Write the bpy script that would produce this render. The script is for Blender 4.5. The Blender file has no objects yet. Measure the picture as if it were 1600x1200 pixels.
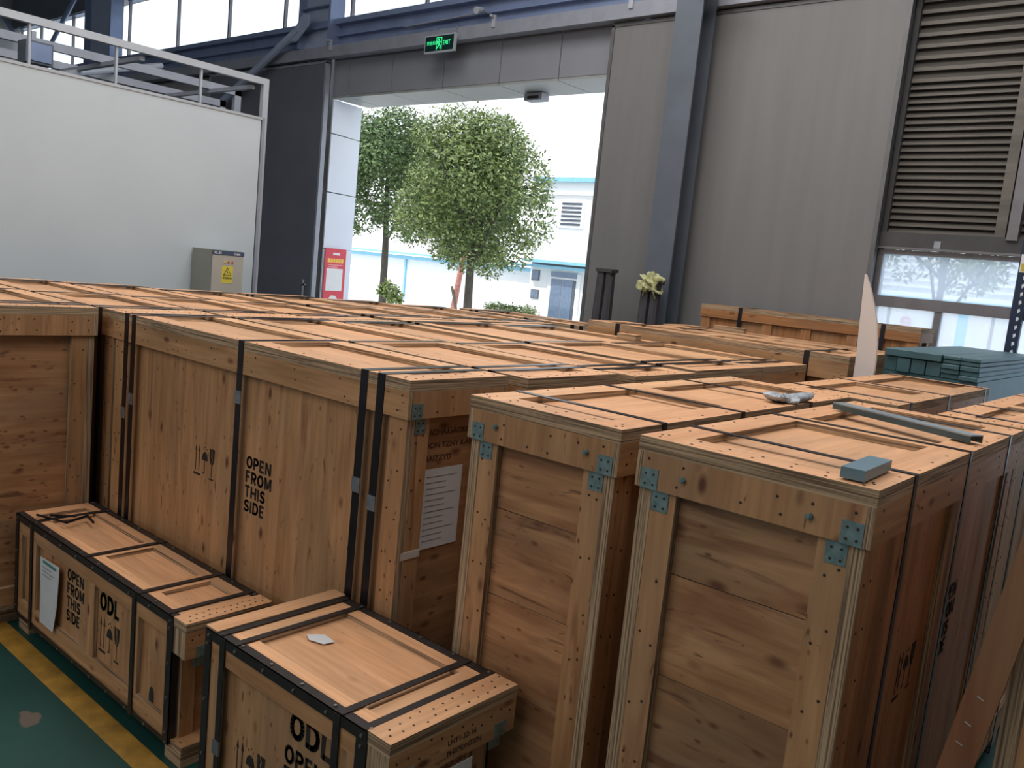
import bpy, bmesh, math, random
from mathutils import Vector, Matrix
random.seed(7)
R = math.radians
sc = bpy.context.scene
col = sc.collection

# ------------------------------------------------------------------ camera
def make_camera():
    yaw, pit, rol = R(39.835), R(7.727), R(5.793)
    f = Vector((-math.sin(yaw)*math.cos(pit), math.cos(yaw)*math.cos(pit), -math.sin(pit)))
    r = Vector((math.cos(yaw), math.sin(yaw), 0)); u = r.cross(f)
    r2 = math.cos(rol)*r + math.sin(rol)*u
    u2 = -math.sin(rol)*r + math.cos(rol)*u
    m = Matrix((r2, u2, -f)).transposed().to_4x4()
    m.translation = Vector((0, 0, 2.2))
    cd = bpy.data.cameras.new('camera'); cam = bpy.data.objects.new('camera', cd)
    cam.matrix_world = m
    cd.sensor_width = 36; cd.lens = 1330.9*36/1600; cd.clip_start = .05; cd.clip_end = 500
    col.objects.link(cam); sc.camera = cam
make_camera()

# ------------------------------------------------------------------ world, sun, lamps, exposure
w = bpy.data.worlds.new('world'); sc.world = w; w.use_nodes = True
wn = w.node_tree.nodes; wl = w.node_tree.links
bg = wn['Background']
tc = wn.new('ShaderNodeTexCoord'); sep = wn.new('ShaderNodeSeparateXYZ'); rmp = wn.new('ShaderNodeValToRGB')
wl.new(tc.outputs['Generated'], sep.inputs[0]); wl.new(sep.outputs['Z'], rmp.inputs[0])
rmp.color_ramp.elements[0].position = 0.0; rmp.color_ramp.elements[0].color = (.95, .97, 1, 1)
rmp.color_ramp.elements[1].position = 1.0; rmp.color_ramp.elements[1].color = (.72, .83, 1, 1)
wl.new(rmp.outputs[0], bg.inputs['Color']); bg.inputs['Strength'].default_value = 1.7

def lamp(name, kind, energy, loc=(0,0,0), rot=(0,0,0), color=(1,1,1), size=(1,1)):
    d = bpy.data.lights.new(name, kind); d.energy = energy; d.color = color
    if kind == 'AREA': d.shape = 'RECTANGLE'; d.size, d.size_y = size
    if kind == 'SUN': d.angle = R(1.5)
    o = bpy.data.objects.new(name, d); o.location = loc; o.rotation_euler = rot
    col.objects.link(o); return o
SUN = lamp('sun', 'SUN', 3.2, rot=(R(35), 0, R(-25)), color=(1, .97, .9))
# unseen area lights added overhead and behind the camera to light the crates
lamp('overhead_fill', 'AREA', 490, (-4.0, 4.2, 7.2), (0, 0, 0), (1, .98, .97), (9, 5))
lamp('rear_fill', 'AREA', 145, (-3.2, -3.0, 6.0), (R(42), 0, R(8)), (1, .95, .91), (7, 4))
sc.view_settings.view_transform = 'Standard'; sc.view_settings.look = 'None'
sc.view_settings.exposure = 0.0; sc.view_settings.gamma = 1.0
sc.view_settings.use_curve_mapping = False

# ------------------------------------------------------------------ materials
def newmat(name):
    m = bpy.data.materials.new(name); m.use_nodes = True
    return m, m.node_tree.nodes, m.node_tree.links, m.node_tree.nodes['Principled BSDF']

def flat(name, c, rough=.6, metal=0, noise=.12, scale=6, stretch=(1,1,1), bump=0, emit=None, spec=.5):
    m, n, l, b = newmat(name)
    t = n.new('ShaderNodeTexCoord'); mp = n.new('ShaderNodeMapping'); mp.inputs['Scale'].default_value = stretch
    nz = n.new('ShaderNodeTexNoise'); nz.inputs['Scale'].default_value = scale; nz.inputs['Detail'].default_value = 5
    l.new(t.outputs['Object'], mp.inputs[0]); l.new(mp.outputs[0], nz.inputs['Vector'])
    r = n.new('ShaderNodeValToRGB')
    r.color_ramp.elements[0].position = .3; r.color_ramp.elements[1].position = .7
    r.color_ramp.elements[0].color = tuple(x*(1-noise) for x in c)+(1,)
    r.color_ramp.elements[1].color = tuple(min(1, x*(1+noise)) for x in c)+(1,)
    l.new(nz.outputs[0], r.inputs[0]); l.new(r.outputs[0], b.inputs['Base Color'])
    b.inputs['Roughness'].default_value = rough; b.inputs['Metallic'].default_value = metal
    b.inputs['Specular IOR Level'].default_value = spec
    if bump:
        bp = n.new('ShaderNodeBump'); bp.inputs['Strength'].default_value = bump; bp.inputs['Distance'].default_value = .01
        l.new(nz.outputs[0], bp.inputs['Height']); l.new(bp.outputs[0], b.inputs['Normal'])
    if emit:
        b.inputs['Emission Color'].default_value = tuple(emit[:3])+(1,); b.inputs['Emission Strength'].default_value = emit[3]
    return m

def mix(n, l, a, b_, fac, mode='MIX'):
    x = n.new('ShaderNodeMix'); x.data_type = 'RGBA'; x.blend_type = mode
    for s, v in ((6, a), (7, b_)):
        if isinstance(v, tuple): x.inputs[s].default_value = v
        else: l.new(v, x.inputs[s])
    if isinstance(fac, float): x.inputs[0].default_value = fac
    else: l.new(fac, x.inputs[0])
    return x.outputs[2]

def wood(name, ax, light=(.64, .375, .19), dark=(.37, .20, .09), knots=1.15, grime=.55, seams=0.):
    """plywood face: grain runs along local axis ax"""
    m, n, l, b = newmat(name)
    t = n.new('ShaderNodeTexCoord'); oi = n.new('ShaderNodeObjectInfo')
    off = n.new('ShaderNodeVectorMath'); off.operation = 'MULTIPLY_ADD'
    cb = n.new('ShaderNodeCombineXYZ')
    for k in range(3): l.new(oi.outputs['Random'], cb.inputs[k])
    l.new(cb.outputs[0], off.inputs[0]); off.inputs[1].default_value = (37, 61, 83); l.new(t.outputs['Object'], off.inputs[2])
    v = off.outputs[0]
    def noise(scale, stretch, detail=4, dist=0.):
        mp = n.new('ShaderNodeMapping'); s = [stretch[1]]*3; s[ax] = stretch[0]
        mp.inputs['Scale'].default_value = s; l.new(v, mp.inputs[0])
        z = n.new('ShaderNodeTexNoise'); z.inputs['Scale'].default_value = scale; z.inputs['Detail'].default_value = detail
        z.inputs['Distortion'].default_value = dist; l.new(mp.outputs[0], z.inputs['Vector']); return z.outputs[0]
    def ramp(src, p0, p1, c0=(0,0,0,1), c1=(1,1,1,1)):
        r = n.new('ShaderNodeValToRGB'); r.color_ramp.elements[0].position = p0; r.color_ramp.elements[1].position = p1
        r.color_ramp.elements[0].color = c0; r.color_ramp.elements[1].color = c1; l.new(src, r.inputs[0]); return r.outputs[0]
    g1 = noise(5, (.35, 3.2), 6, .6); g2 = noise(22, (.12, 2.6), 3)
    base = ramp(g1, .28, .72, dark+(1,), light+(1,))
    fine = ramp(g2, .35, .7, (.78, .74, .7, 1), (1, 1, 1, 1))
    c = mix(n, l, base, fine, .75, 'MULTIPLY')
    # broad discoloured bands of veneer
    g3 = ramp(noise(1.6, (.5, 1.6), 3, 1.0), .48, .68)
    c = mix(n, l, c, (.40, .27, .16, 1), mul(n, l, g3, .45))
    g4 = ramp(noise(2.3, (.4, 1.3), 5, .5), .50 if seams else .58, .74)
    c = mix(n, l, c, (.22, .15, .09, 1), mul(n, l, g4, grime))
    if knots:
        for sc_, thr, am in (((6.5, .125, 1.), (9, .10, .95), (15, .11, .9)) if seams else ((6.5, .115, .95), (15, .085, .8))):
            mp = n.new('ShaderNodeMapping'); s = [1.6]*3; s[ax] = .75; mp.inputs['Scale'].default_value = s; l.new(v, mp.inputs[0])
            vo = n.new('ShaderNodeTexVoronoi'); vo.inputs['Scale'].default_value = sc_; vo.inputs['Randomness'].default_value = 1
            l.new(mp.outputs[0], vo.inputs['Vector'])
            k = ramp(vo.outputs['Distance'], thr*.5, thr*1.7, (1,1,1,1), (0,0,0,1))
            cs = n.new('ShaderNodeSeparateColor'); l.new(vo.outputs['Color'], cs.inputs[0])
            sel = ramp(cs.outputs[0], .38, .5)
            kk = mix(n, l, (0,0,0,1), k, sel)
            c = mix(n, l, c, (.13, .05, .025, 1), mul(n, l, kk, am*knots))
        st = ramp(noise(3.2, (.22, 2.6), 5, 1.4), .58 if seams else .62, .70 if seams else .73)
        c = mix(n, l, c, (.17, .065, .03, 1), mul(n, l, st, .75 if seams else .6*knots))
    if seams:   # wavy figure of the knotted veneer
        c = mix(n, l, c, (.27, .125, .06, 1), mul(n, l, ramp(noise(2.6, (.45, 2.2), 7, 2.2), .50, .64), .55))
        c = mix(n, l, c, (.10, .045, .025, 1), mul(n, l, ramp(noise(4.2, (.3, 2.4), 4, 1.8), .635, .70), .75))
    if knots > .5:
        tk = ramp(noise(17, (.55, 2.4), 2, .8), .68, .735)
        c = mix(n, l, c, (.14, .065, .03, 1), mul(n, l, tk, .8))
    # tone of the single board
    tn = n.new('ShaderNodeValToRGB'); l.new(oi.outputs['Random'], tn.inputs[0])
    tn.color_ramp.elements[0].color = (.86, .82, .78, 1); tn.color_ramp.elements[1].color = (1.0, .97, .92, 1)
    e = tn.color_ramp.elements.new(.5); e.color = (.97, .88, .82, 1)
    c = mix(n, l, c, tn.outputs[0], 1.0, 'MULTIPLY')
    l.new(c, b.inputs['Base Color']); b.inputs['Roughness'].default_value = .55
    b.inputs['Specular IOR Level'].default_value = .4
    bp = n.new('ShaderNodeBump'); bp.inputs['Strength'].default_value = .25; bp.inputs['Distance'].default_value = .004
    l.new(g2, bp.inputs['Height']); l.new(bp.outputs[0], b.inputs['Normal'])
    return m
def mul(n, l, src, k):
    x = n.new('ShaderNodeMath'); x.operation = 'MULTIPLY'; l.new(src, x.inputs[0]); x.inputs[1].default_value = k; return x.outputs[0]

def plyedge(name, ax):
    """sawn edge of plywood: thin light and dark layers across local axis ax"""
    m, n, l, b = newmat(name)
    t = n.new('ShaderNodeTexCoord'); mp = n.new('ShaderNodeMapping'); s = [2.5]*3; s[ax] = 190
    mp.inputs['Scale'].default_value = s; l.new(t.outputs['Object'], mp.inputs[0])
    z = n.new('ShaderNodeTexNoise'); z.inputs['Scale'].default_value = 1; z.inputs['Detail'].default_value = 2; l.new(mp.outputs[0], z.inputs['Vector'])
    r = n.new('ShaderNodeValToRGB'); l.new(z.outputs[0], r.inputs[0])
    r.color_ramp.elements[0].position = .38; r.color_ramp.elements[0].color = (.15, .095, .055, 1)
    r.color_ramp.elements[1].position = .60; r.color_ramp.elements[1].color = (.50, .35, .21, 1)
    l.new(r.outputs[0], b.inputs['Base Color']); b.inputs['Roughness'].default_value = .8
    return m

M = {}
for k, a in (('X', 0), ('Y', 1), ('Z', 2)):
    M['wood'+k] = wood('plywood_grain_'+k.lower(), a)
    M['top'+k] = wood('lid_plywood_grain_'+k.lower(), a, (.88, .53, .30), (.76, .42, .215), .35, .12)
    M['red'+k] = wood('orange_plywood_grain_'+k.lower(), a, (.56, .27, .11), (.33, .14, .05), .7, .3)
    M['edge'+k] = plyedge('plywood_edge_'+k.lower(), a)
M['knottyX'] = wood('knotty_plywood_x', 0, (.62, .36, .185), (.33, .17, .078), 1.0, .8, 1.)
M['knottyY'] = wood('knotty_plywood_y', 1, (.62, .36, .185), (.33, .17, .078), 1.0, .8, 1.)
M['battenZ'] = wood('shaded_red_batten', 2, (.30, .13, .06), (.20, .085, .04), .5, .3)  # shade on the leaning batten put into a darker wood colour
M['strap'] = flat('dark_steel_strap', (.035, .03, .035), .32, .75, .2, 9)
M['seal'] = flat('galvanised_seal', (.30, .31, .33), .45, .8, .2, 30)
M['bracket'] = flat('galvanised_bracket', (.20, .29, .29), .5, .6, .25, 40)
M['edging'] = flat('black_edge_strip', (.028, .022, .02), .45, .3, .3, 20)
M['rivet'] = flat('rivet_steel', (.35, .33, .31), .35, .9)
M['nail'] = flat('nail_head_rust', (.045, .025, .018), .7, .2)
M['ink'] = flat('stencil_ink', (.02, .014, .01), .8, 0, .3, 60)
M['inkgreen'] = flat('stencil_ink_olive', (.10, .11, .045), .8, 0, .3, 60)
M['marker'] = flat('marker_ink', (.08, .03, .02), .8)
M['paper'] = flat('delivery_paper', (.62, .63, .64), .6, 0, .04)
M['print'] = flat('paper_print', (.22, .24, .26), .7)
M['printgreen'] = flat('paper_print_green', (.05, .22, .17), .7)
M['tape'] = flat('clear_tape', (.55, .50, .45), .25)
M['partition'] = flat('partition_panel_paint', (.56, .625, .66), .55, 0, .03, 1.5)
M['alu'] = flat('pale_aluminium', (.50, .53, .56), .4, .2, .06)
M['rail'] = flat('grey_painted_rail', (.33, .35, .40), .45, .2, .08)
M['steelblue'] = flat('blue_grey_steel_paint', (.22, .28, .44), .45, .1, .12, 3)
M['steelcol'] = flat('grey_steel_column_paint', (.115, .135, .165), .5, .1, .1, 3)
M['webpaint'] = flat('light_blue_grey_steel_paint', (.38, .44, .58), .5, .1, .06, 3)
M['doorleft'] = flat('dark_door_leaf_paint', (.15, .158, .195), .5, .1, .08, 2)
M['doorright'] = flat('grey_door_leaf_paint', (.195, .193, .19), .5, .05, .06, 2.2, (3, 3, .25))
M['doorjoin'] = flat('door_edge_channel', (.15, .15, .15), .45, .4)
M['acp'] = flat('grey_composite_panel', (.30, .31, .34), .4, .1, .04, 2)
M['acpsoffit'] = flat('pale_composite_panel', (.36, .37, .36), .4, .05, .04, 2)
M['acpwhite'] = flat('white_composite_panel', (.72, .76, .84), .35, 0, .02, 2)
M['louver'] = flat('brown_grey_slat', (.135, .122, .105), .5, .3, .25, 5, (.5, 4, 4))
M['darkbeam'] = flat('charcoal_beam', (.07, .068, .07), .6, .1)
M['frame'] = flat('window_frame_grey', (.19, .18, .19), .45, .3, .1, 8)
M['rubber'] = flat('black_gasket', (.02, .02, .02), .6)
M['teal'] = flat('teal_painted_timber', (.06, .135, .15), .45, .05, .14, 4)
M['tealtop'] = flat('pale_teal_painted_face', (.16, .30, .33), .35, .1, .08, 4)
M['foam'] = flat('white_foam', (.74, .66, .61), .8, 0, .03, 3)
M['bar'] = flat('blue_grey_steel_bar', (.09, .14, .16), .3, .6, .15, 8)
M['bartop'] = flat('steel_face_highlight', (.30, .36, .39), .35, .4, .2, 12)  # bar top paler than its flanges: the highlight is put into the colour
M['plastic'] = flat('blue_grey_plastic', (.13, .215, .26), .4, 0, .05)
M['bag'] = flat('grey_plastic_film', (.42, .45, .48), .25, 0, .3, 40, bump=.5)
M['trestle'] = flat('dark_weathered_timber', (.055, .052, .058), .8, 0, .3, 6, (4, 4, .5), .3)
M['cloth'] = flat('pale_green_webbing', (.50, .50, .26), .85, 0, .35, 18, bump=.6)
M['navy'] = flat('navy_rack_paint', (.012, .025, .06), .4, .2)
M['hole'] = flat('punched_hole_light', (.75, .78, .82), .8)
M['yellow'] = flat('yellow_label', (.65, .48, .06), .6)
M['cream'] = flat('cabinet_cream_paint', (.48, .45, .39), .45, 0, .05, 5)
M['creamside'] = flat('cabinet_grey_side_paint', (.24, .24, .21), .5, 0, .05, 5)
M['cabblue'] = flat('cabinet_blue_header', (.06, .09, .15), .4)
M['white'] = flat('white_paint', (.8, .8, .8), .5, 0, .02)
M['warn'] = flat('warning_yellow', (.75, .62, .08), .5, 0, .02)
M['black'] = flat('black_print', (.02, .02, .02), .6)
M['redlamp'] = flat('red_indicator', (.6, .05, .02), .3)
M['poster'] = flat('red_poster', (.70, .06, .09), .5, 0, .04)
M['posteryel'] = flat('yellow_poster_print', (.95, .55, .08), .5)
M['pink'] = flat('pale_red_print', (.85, .45, .48), .6)
M['exitgreen'] = flat('exit_sign_green', (.02, .6, .2), .4, emit=(.06, 1, .35, .8))
M['exitback'] = flat('exit_sign_face', (.006, .03, .03), .25)
M['bark'] = flat('bark', (.10, .085, .07), .9, 0, .3, 12, (3, 3, .6), .6)
M['barkred'] = flat('painted_pink_bark', (.45, .20, .16), .9, 0, .25, 10)
M['bldg'] = flat('white_render', (.86, .87, .88), .8, 0, .02)
M['bldgblue'] = flat('blue_roof_trim', (.25, .55, .72), .4, 0, .08)
M['bldgdark'] = flat('dark_opening', (.10, .12, .15), .3, .1)
M['bldgglass'] = flat('blue_grey_window', (.16, .22, .32), .15, .1)
M['yard'] = flat('pale_concrete_yard', (.62, .62, .60), .85, 0, .05, 1)
M['roof'] = flat('roof_sheet', (.6, .62, .66), .6, .2, .1, 2)
M['wallpaint'] = flat('inner_wall_sheet', (.30, .31, .32), .6, 0, .06, 2)

def leafmat(name, c0, c1):
    m, n, l, b = newmat(name)
    g = n.new('ShaderNodeNewGeometry'); r = n.new('ShaderNodeValToRGB'); l.new(g.outputs['Random Per Island'], r.inputs[0])
    r.color_ramp.elements[0].color = c0+(1,); r.color_ramp.elements[1].color = c1+(1,)
    l.new(r.outputs[0], b.inputs['Base Color']); b.inputs['Roughness'].default_value = .5
    tr = n.new('ShaderNodeBsdfTranslucent'); l.new(r.outputs[0], tr.inputs[0])
    ms = n.new('ShaderNodeMixShader'); ms.inputs[0].default_value = .2
    l.new(b.outputs[0], ms.inputs[1]); l.new(tr.outputs[0], ms.inputs[2]); l.new(ms.outputs[0], n['Material Output'].inputs[0])
    return m
M['leaf'] = leafmat('tree_leaf', (.03, .075, .018), (.36, .44, .15))
M['leafdark'] = leafmat('tree_leaf_dark', (.025, .065, .02), (.21, .30, .11))
def glassmat():
    m, n, l, b = newmat('window_glass')
    n.remove(b); tr = n.new('ShaderNodeBsdfTransparent'); tr.inputs[0].default_value = (.93, .96, .98, 1)
    gl = n.new('ShaderNodeBsdfGlossy'); gl.inputs['Roughness'].default_value = .03
    lw = n.new('ShaderNodeLayerWeight'); lw.inputs[0].default_value = .5
    pw = n.new('ShaderNodeMath'); pw.operation = 'POWER'; l.new(lw.outputs['Facing'], pw.inputs[0]); pw.inputs[1].default_value = 5
    ms = n.new('ShaderNodeMixShader'); l.new(mul(n, l, pw.outputs[0], .5), ms.inputs[0]); l.new(tr.outputs[0], ms.inputs[1]); l.new(gl.outputs[0], ms.inputs[2])
    l.new(ms.outputs[0], n['Material Output'].inputs[0]); return m
M['glass'] = glassmat()
def veilglass():  # haze mixed into the glass: pale translucent veil over the outside view
    m, n, l, b = newmat('veiled_window_glass')
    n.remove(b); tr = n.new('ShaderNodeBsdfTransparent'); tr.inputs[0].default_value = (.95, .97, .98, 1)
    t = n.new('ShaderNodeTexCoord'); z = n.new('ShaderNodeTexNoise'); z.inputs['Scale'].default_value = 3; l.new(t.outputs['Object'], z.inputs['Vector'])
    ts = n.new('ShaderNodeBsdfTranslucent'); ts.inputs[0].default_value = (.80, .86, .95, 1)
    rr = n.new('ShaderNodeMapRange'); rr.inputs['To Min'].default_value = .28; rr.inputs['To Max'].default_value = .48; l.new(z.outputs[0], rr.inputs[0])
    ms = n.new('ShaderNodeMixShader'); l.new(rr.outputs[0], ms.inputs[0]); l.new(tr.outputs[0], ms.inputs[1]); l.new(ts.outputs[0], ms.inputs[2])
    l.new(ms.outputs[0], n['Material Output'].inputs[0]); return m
M['veilglass'] = veilglass()
def floormat():
    m, n, l, b = newmat('green_epoxy_floor')
    t = n.new('ShaderNodeTexCoord'); z = n.new('ShaderNodeTexNoise'); z.inputs['Scale'].default_value = 1.4; z.inputs['Detail'].default_value = 8
    l.new(t.outputs['Object'], z.inputs['Vector'])
    r = n.new('ShaderNodeValToRGB'); l.new(z.outputs[0], r.inputs[0])
    r.color_ramp.elements[0].position = .35; r.color_ramp.elements[0].color = (.008, .048, .042, 1)
    r.color_ramp.elements[1].position = .7; r.color_ramp.elements[1].color = (.012, .07, .058, 1)
    # a worn brown patch
    vs = n.new('ShaderNodeVectorMath'); vs.operation = 'SUBTRACT'; vs.inputs[1].default_value = (-3.80, 1.44, 0); l.new(t.outputs['Object'], vs.inputs[0])
    mp = n.new('ShaderNodeMapping'); mp.inputs['Scale'].default_value = (6.5, 11, 1); l.new(vs.outputs[0], mp.inputs[0])
    ln = n.new('ShaderNodeVectorMath'); ln.operation = 'LENGTH'; l.new(mp.outputs[0], ln.inputs[0])
    z2 = n.new('ShaderNodeTexNoise'); z2.inputs['Scale'].default_value = 14; l.new(t.outputs['Object'], z2.inputs['Vector'])
    ad = n.new('ShaderNodeMath'); ad.operation = 'ADD'; l.new(ln.outputs['Value'], ad.inputs[0]); l.new(z2.outputs[0], ad.inputs[1])
    rr = n.new('ShaderNodeValToRGB'); l.new(ad.outputs[0], rr.inputs[0])
    rr.color_ramp.elements[0].position = .9; rr.color_ramp.elements[0].color = (1,1,1,1); rr.color_ramp.elements[1].position = 1.0; rr.color_ramp.elements[1].color = (0,0,0,1)
    hv = mul(n, l, rr.outputs[0], .75)
    l.new(mix(n, l, r.outputs[0], (.16, .11, .08, 1), hv), b.inputs['Base Color']); b.inputs['Roughness'].default_value = .42
    return m
M['floor'] = floormat()
M['line'] = flat('yellow_floor_paint', (.33, .18, .025), .6, 0, .35, 9)

# ------------------------------------------------------------------ helpers
def tag(o, label=None, cat=None, group=None, kind=None):
    if label: o['label'] = label
    if cat: o['category'] = cat
    if group: o['group'] = group
    if kind: o['kind'] = kind
    return o
def empty(name, loc=(0,0,0), rz=0, label=None, cat=None, group=None, kind=None):
    o = bpy.data.objects.new(name, None); o.location = loc; o.rotation_euler = (0, 0, rz); o.empty_display_size = .1
    col.objects.link(o); return tag(o, label, cat, group, kind)
class MB:
    def __init__(s): s.v = []; s.f = []; s.m = []
    def box(s, x0, x1, y0, y1, z0, z1, mats=None, rot=None, piv=None):
        """mats: (face, edge) indices; the edge index goes on the narrow faces of a board"""
        b = len(s.v)
        P = [Vector((x, y, z)) for x in (x0, x1) for y in (y0, y1) for z in (z0, z1)]
        if rot is not None:
            c = Vector(piv) if piv is not None else Vector(((x0+x1)/2, (y0+y1)/2, (z0+z1)/2))
            P = [rot @ (p-c) + c for p in P]
        s.v += [tuple(p) for p in P]
        F = [((0,1,3,2), 0), ((4,6,7,5), 0), ((0,4,5,1), 1), ((2,3,7,6), 1), ((0,2,6,4), 2), ((1,5,7,3), 2)]
        d = (x1-x0, y1-y0, z1-z0); t = d.index(min(d))
        for f, a in F:
            s.f.append(tuple(b+i for i in f))
            s.m.append((mats or (0, 0))[0 if a == t else 1])
        return s
    def poly(s, pts, th=(0, 0, 0), m=0):
        """flat polygon given a thickness vector"""
        b = len(s.v); k = len(pts); th = Vector(th)
        s.v += [tuple(Vector(p)) for p in pts] + [tuple(Vector(p)+th) for p in pts]
        s.f.append(tuple(range(b, b+k))); s.m.append(m)
        s.f.append(tuple(range(b+2*k-1, b+k-1, -1))); s.m.append(m)
        for i in range(k):
            j = (i+1) % k; s.f.append((b+i, b+k+i, b+k+j, b+j)); s.m.append(m)
        return s
    def tube(s, a, b_, r0, r1=None, n=8, m=0, cap=True):
        a = Vector(a); b_ = Vector(b_); r1 = r0 if r1 is None else r1
        d = (b_-a).normalized(); u = d.orthogonal().normalized(); w_ = d.cross(u)
        k = len(s.v)
        for c, r in ((a, r0), (b_, r1)):
            for i in range(n):
                t = 2*math.pi*i/n; s.v.append(tuple(c+u*math.cos(t)*r+w_*math.sin(t)*r))
        for i in range(n):
            j = (i+1) % n; s.f.append((k+i, k+j, k+n+j, k+n+i)); s.m.append(m)
        if cap:
            s.f.append(tuple(range(k+n-1, k-1, -1))); s.m.append(m); s.f.append(tuple(range(k+n, k+2*n))); s.m.append(m)
        return s
    def mesh(s, name, mats):
        me = bpy.data.meshes.new(name); me.from_pydata(s.v, [], s.f)
        for mm in mats: me.materials.append(M[mm])
        for p, i in zip(me.polygons, s.m): p.material_index = i
        me.update(); return me
    def obj(s, name, mats, parent=None, **kw):
        if isinstance(mats, str): mats = [mats]
        o = bpy.data.objects.new(name, s.mesh(name, mats)); o.parent = parent; col.objects.link(o)
        return tag(o, **kw)
cache = {}
def board(name, parent, x0, x1, y0, y1, z0, z1, mat, label=None):
    """a plywood board: face material on its two wide faces, layered edge on the rest; meshes are shared"""
    key = (name, mat) + tuple(round(q, 4) for q in (x0, x1, y0, y1, z0, z1))
    if key not in cache:
        d = (x1-x0, y1-y0, z1-z0); t = 'XYZ'[d.index(min(d))]
        cache[key] = MB().box(x0, x1, y0, y1, z0, z1, (0, 1)).mesh(name, [mat, 'edge'+t])
    o = bpy.data.objects.new(name, cache[key]); o.parent = parent; col.objects.link(o)
    if label: o['label'] = label
    return o
def plain(name, parent, x0, x1, y0, y1, z0, z1, mat, **kw):
    key = ('p', name, mat) + tuple(round(q, 4) for q in (x0, x1, y0, y1, z0, z1))
    if key not in cache: cache[key] = MB().box(x0, x1, y0, y1, z0, z1).mesh(name, [mat])
    o = bpy.data.objects.new(name, cache[key]); o.parent = parent; col.objects.link(o)
    return tag(o, **kw)

def text_mesh(txt, size, bold=0., spacing=1.0, xs=1.0, line=1.0, align='LEFT'):
    cu = bpy.data.curves.new('t', 'FONT'); cu.body = txt; cu.size = size; cu.offset = bold; cu.space_character = spacing
    cu.space_line = line; cu.align_x = align; cu.extrude = .0008; cu.resolution_u = 3; cu.align_y = 'TOP'
    o = bpy.data.objects.new('t', cu); col.objects.link(o)
    bpy.context.view_layer.update()
    dg = bpy.context.evaluated_depsgraph_get()
    me = bpy.data.meshes.new_from_object(o.evaluated_get(dg)); bpy.data.objects.remove(o)
    me.transform(Matrix.Diagonal((xs, 1, 1, 1))); return me
def put_text(name, parent, txt, origin, right, up, size, mat, **k):
    """lettering laid flat on a surface; origin is its top left"""
    me = text_mesh(txt, size, **k); r = Vector(right).normalized(); u = Vector(up).normalized()
    mt = Matrix((r, u, r.cross(u))).transposed().to_4x4(); mt.translation = Vector(origin); me.transform(mt)
    me.materials.clear(); me.materials.append(M[mat]); me.name = name
    o = bpy.data.objects.new(name, me); o.parent = parent; col.objects.link(o)
    if name == 'handwriting': o['kind'] = 'stuff'
    return o
def arc(cx, cy, rx, ry, a0, a1, n=8):
    return [(cx+rx*math.cos(R(a0+(a1-a0)*i/n)), cy+ry*math.sin(R(a0+(a1-a0)*i/n))) for i in range(n+1)]
GLYPH = {'O': (.78, [arc(.39, .5, .31, .42, 0, 360, 18)]), 'P': (.66, [[(.09, 0), (.09, 1)], [(.09, .92), (.33, .92)]+arc(.33, .69, .25, .23, 90, -90)+[(.09, .46)]]),
 'E': (.60, [[(.09, 0), (.09, 1)], [(.09, .92), (.56, .92)], [(.09, .5), (.5, .5)], [(.09, .08), (.56, .08)]]),
 'N': (.74, [[(.09, 0), (.09, 1)], [(.11, .95), (.63, .05)], [(.65, 0), (.65, 1)]]), 'F': (.58, [[(.09, 0), (.09, 1)], [(.09, .92), (.55, .92)], [(.09, .5), (.5, .5)]]),
 'R': (.68, [[(.09, 0), (.09, 1)], [(.09, .92), (.34, .92)]+arc(.34, .69, .25, .23, 90, -90)+[(.09, .46)], [(.34, .46), (.60, 0)]]),
 'M': (.88, [[(.09, 0), (.09, 1)], [(.12, .97), (.44, .12)], [(.44, .12), (.76, .97)], [(.79, 0), (.79, 1)]]), 'T': (.62, [[(.31, 0), (.31, .92)], [(.0, .92), (.62, .92)]]),
 'H': (.74, [[(.09, 0), (.09, 1)], [(.65, 0), (.65, 1)], [(.09, .5), (.65, .5)]]), 'I': (.20, [[(.10, 0), (.10, 1)]]),
 'S': (.64, [arc(.33, .71, .22, .21, 25, 270, 10)+arc(.31, .29, .24, .21, 90, -155, 10)]), 'D': (.74, [[(.09, 0), (.09, 1)], [(.09, .92), (.3, .92)]+arc(.30, .5, .36, .42, 90, -90, 12)+[(.09, .08)]]),
 'L': (.56, [[(.09, 0), (.09, 1)], [(.09, .08), (.54, .08)]])}
def stencil(name, parent, lines, o, r, u, cap, pitch, mat, xs=1., wt=.205, gap=.15):
    """bold block lettering printed on a board: one small mesh per line, o is the top left"""
    o = Vector(o); r = Vector(r).normalized(); u = Vector(u).normalized(); nn = r.cross(u)*.0008
    for k, ln in enumerate(lines):
        mb = MB(); x = 0
        for ch in ln:
            wd, st = GLYPH[ch]
            for poly in st:
                for (ax, ay), (bx, by) in zip(poly[:-1], poly[1:]):
                    d = Vector((bx-ax, by-ay)); L_ = d.length; d /= L_; e_ = .0 if len(poly) == 2 else .05; p_ = Vector((-d.y, d.x))*wt*.5
                    a = Vector((ax, ay))-d*e_; b_ = Vector((bx, by))+d*e_
                    q = [a+p_, a-p_, b_-p_, b_+p_]
                    mb.poly([o+r*((x+c.x)*cap*xs)+u*((c.y-1)*cap-k*pitch) for c in q], nn)
            x += wd+gap
        mb.obj(name, mat, parent, kind='stuff')
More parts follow.
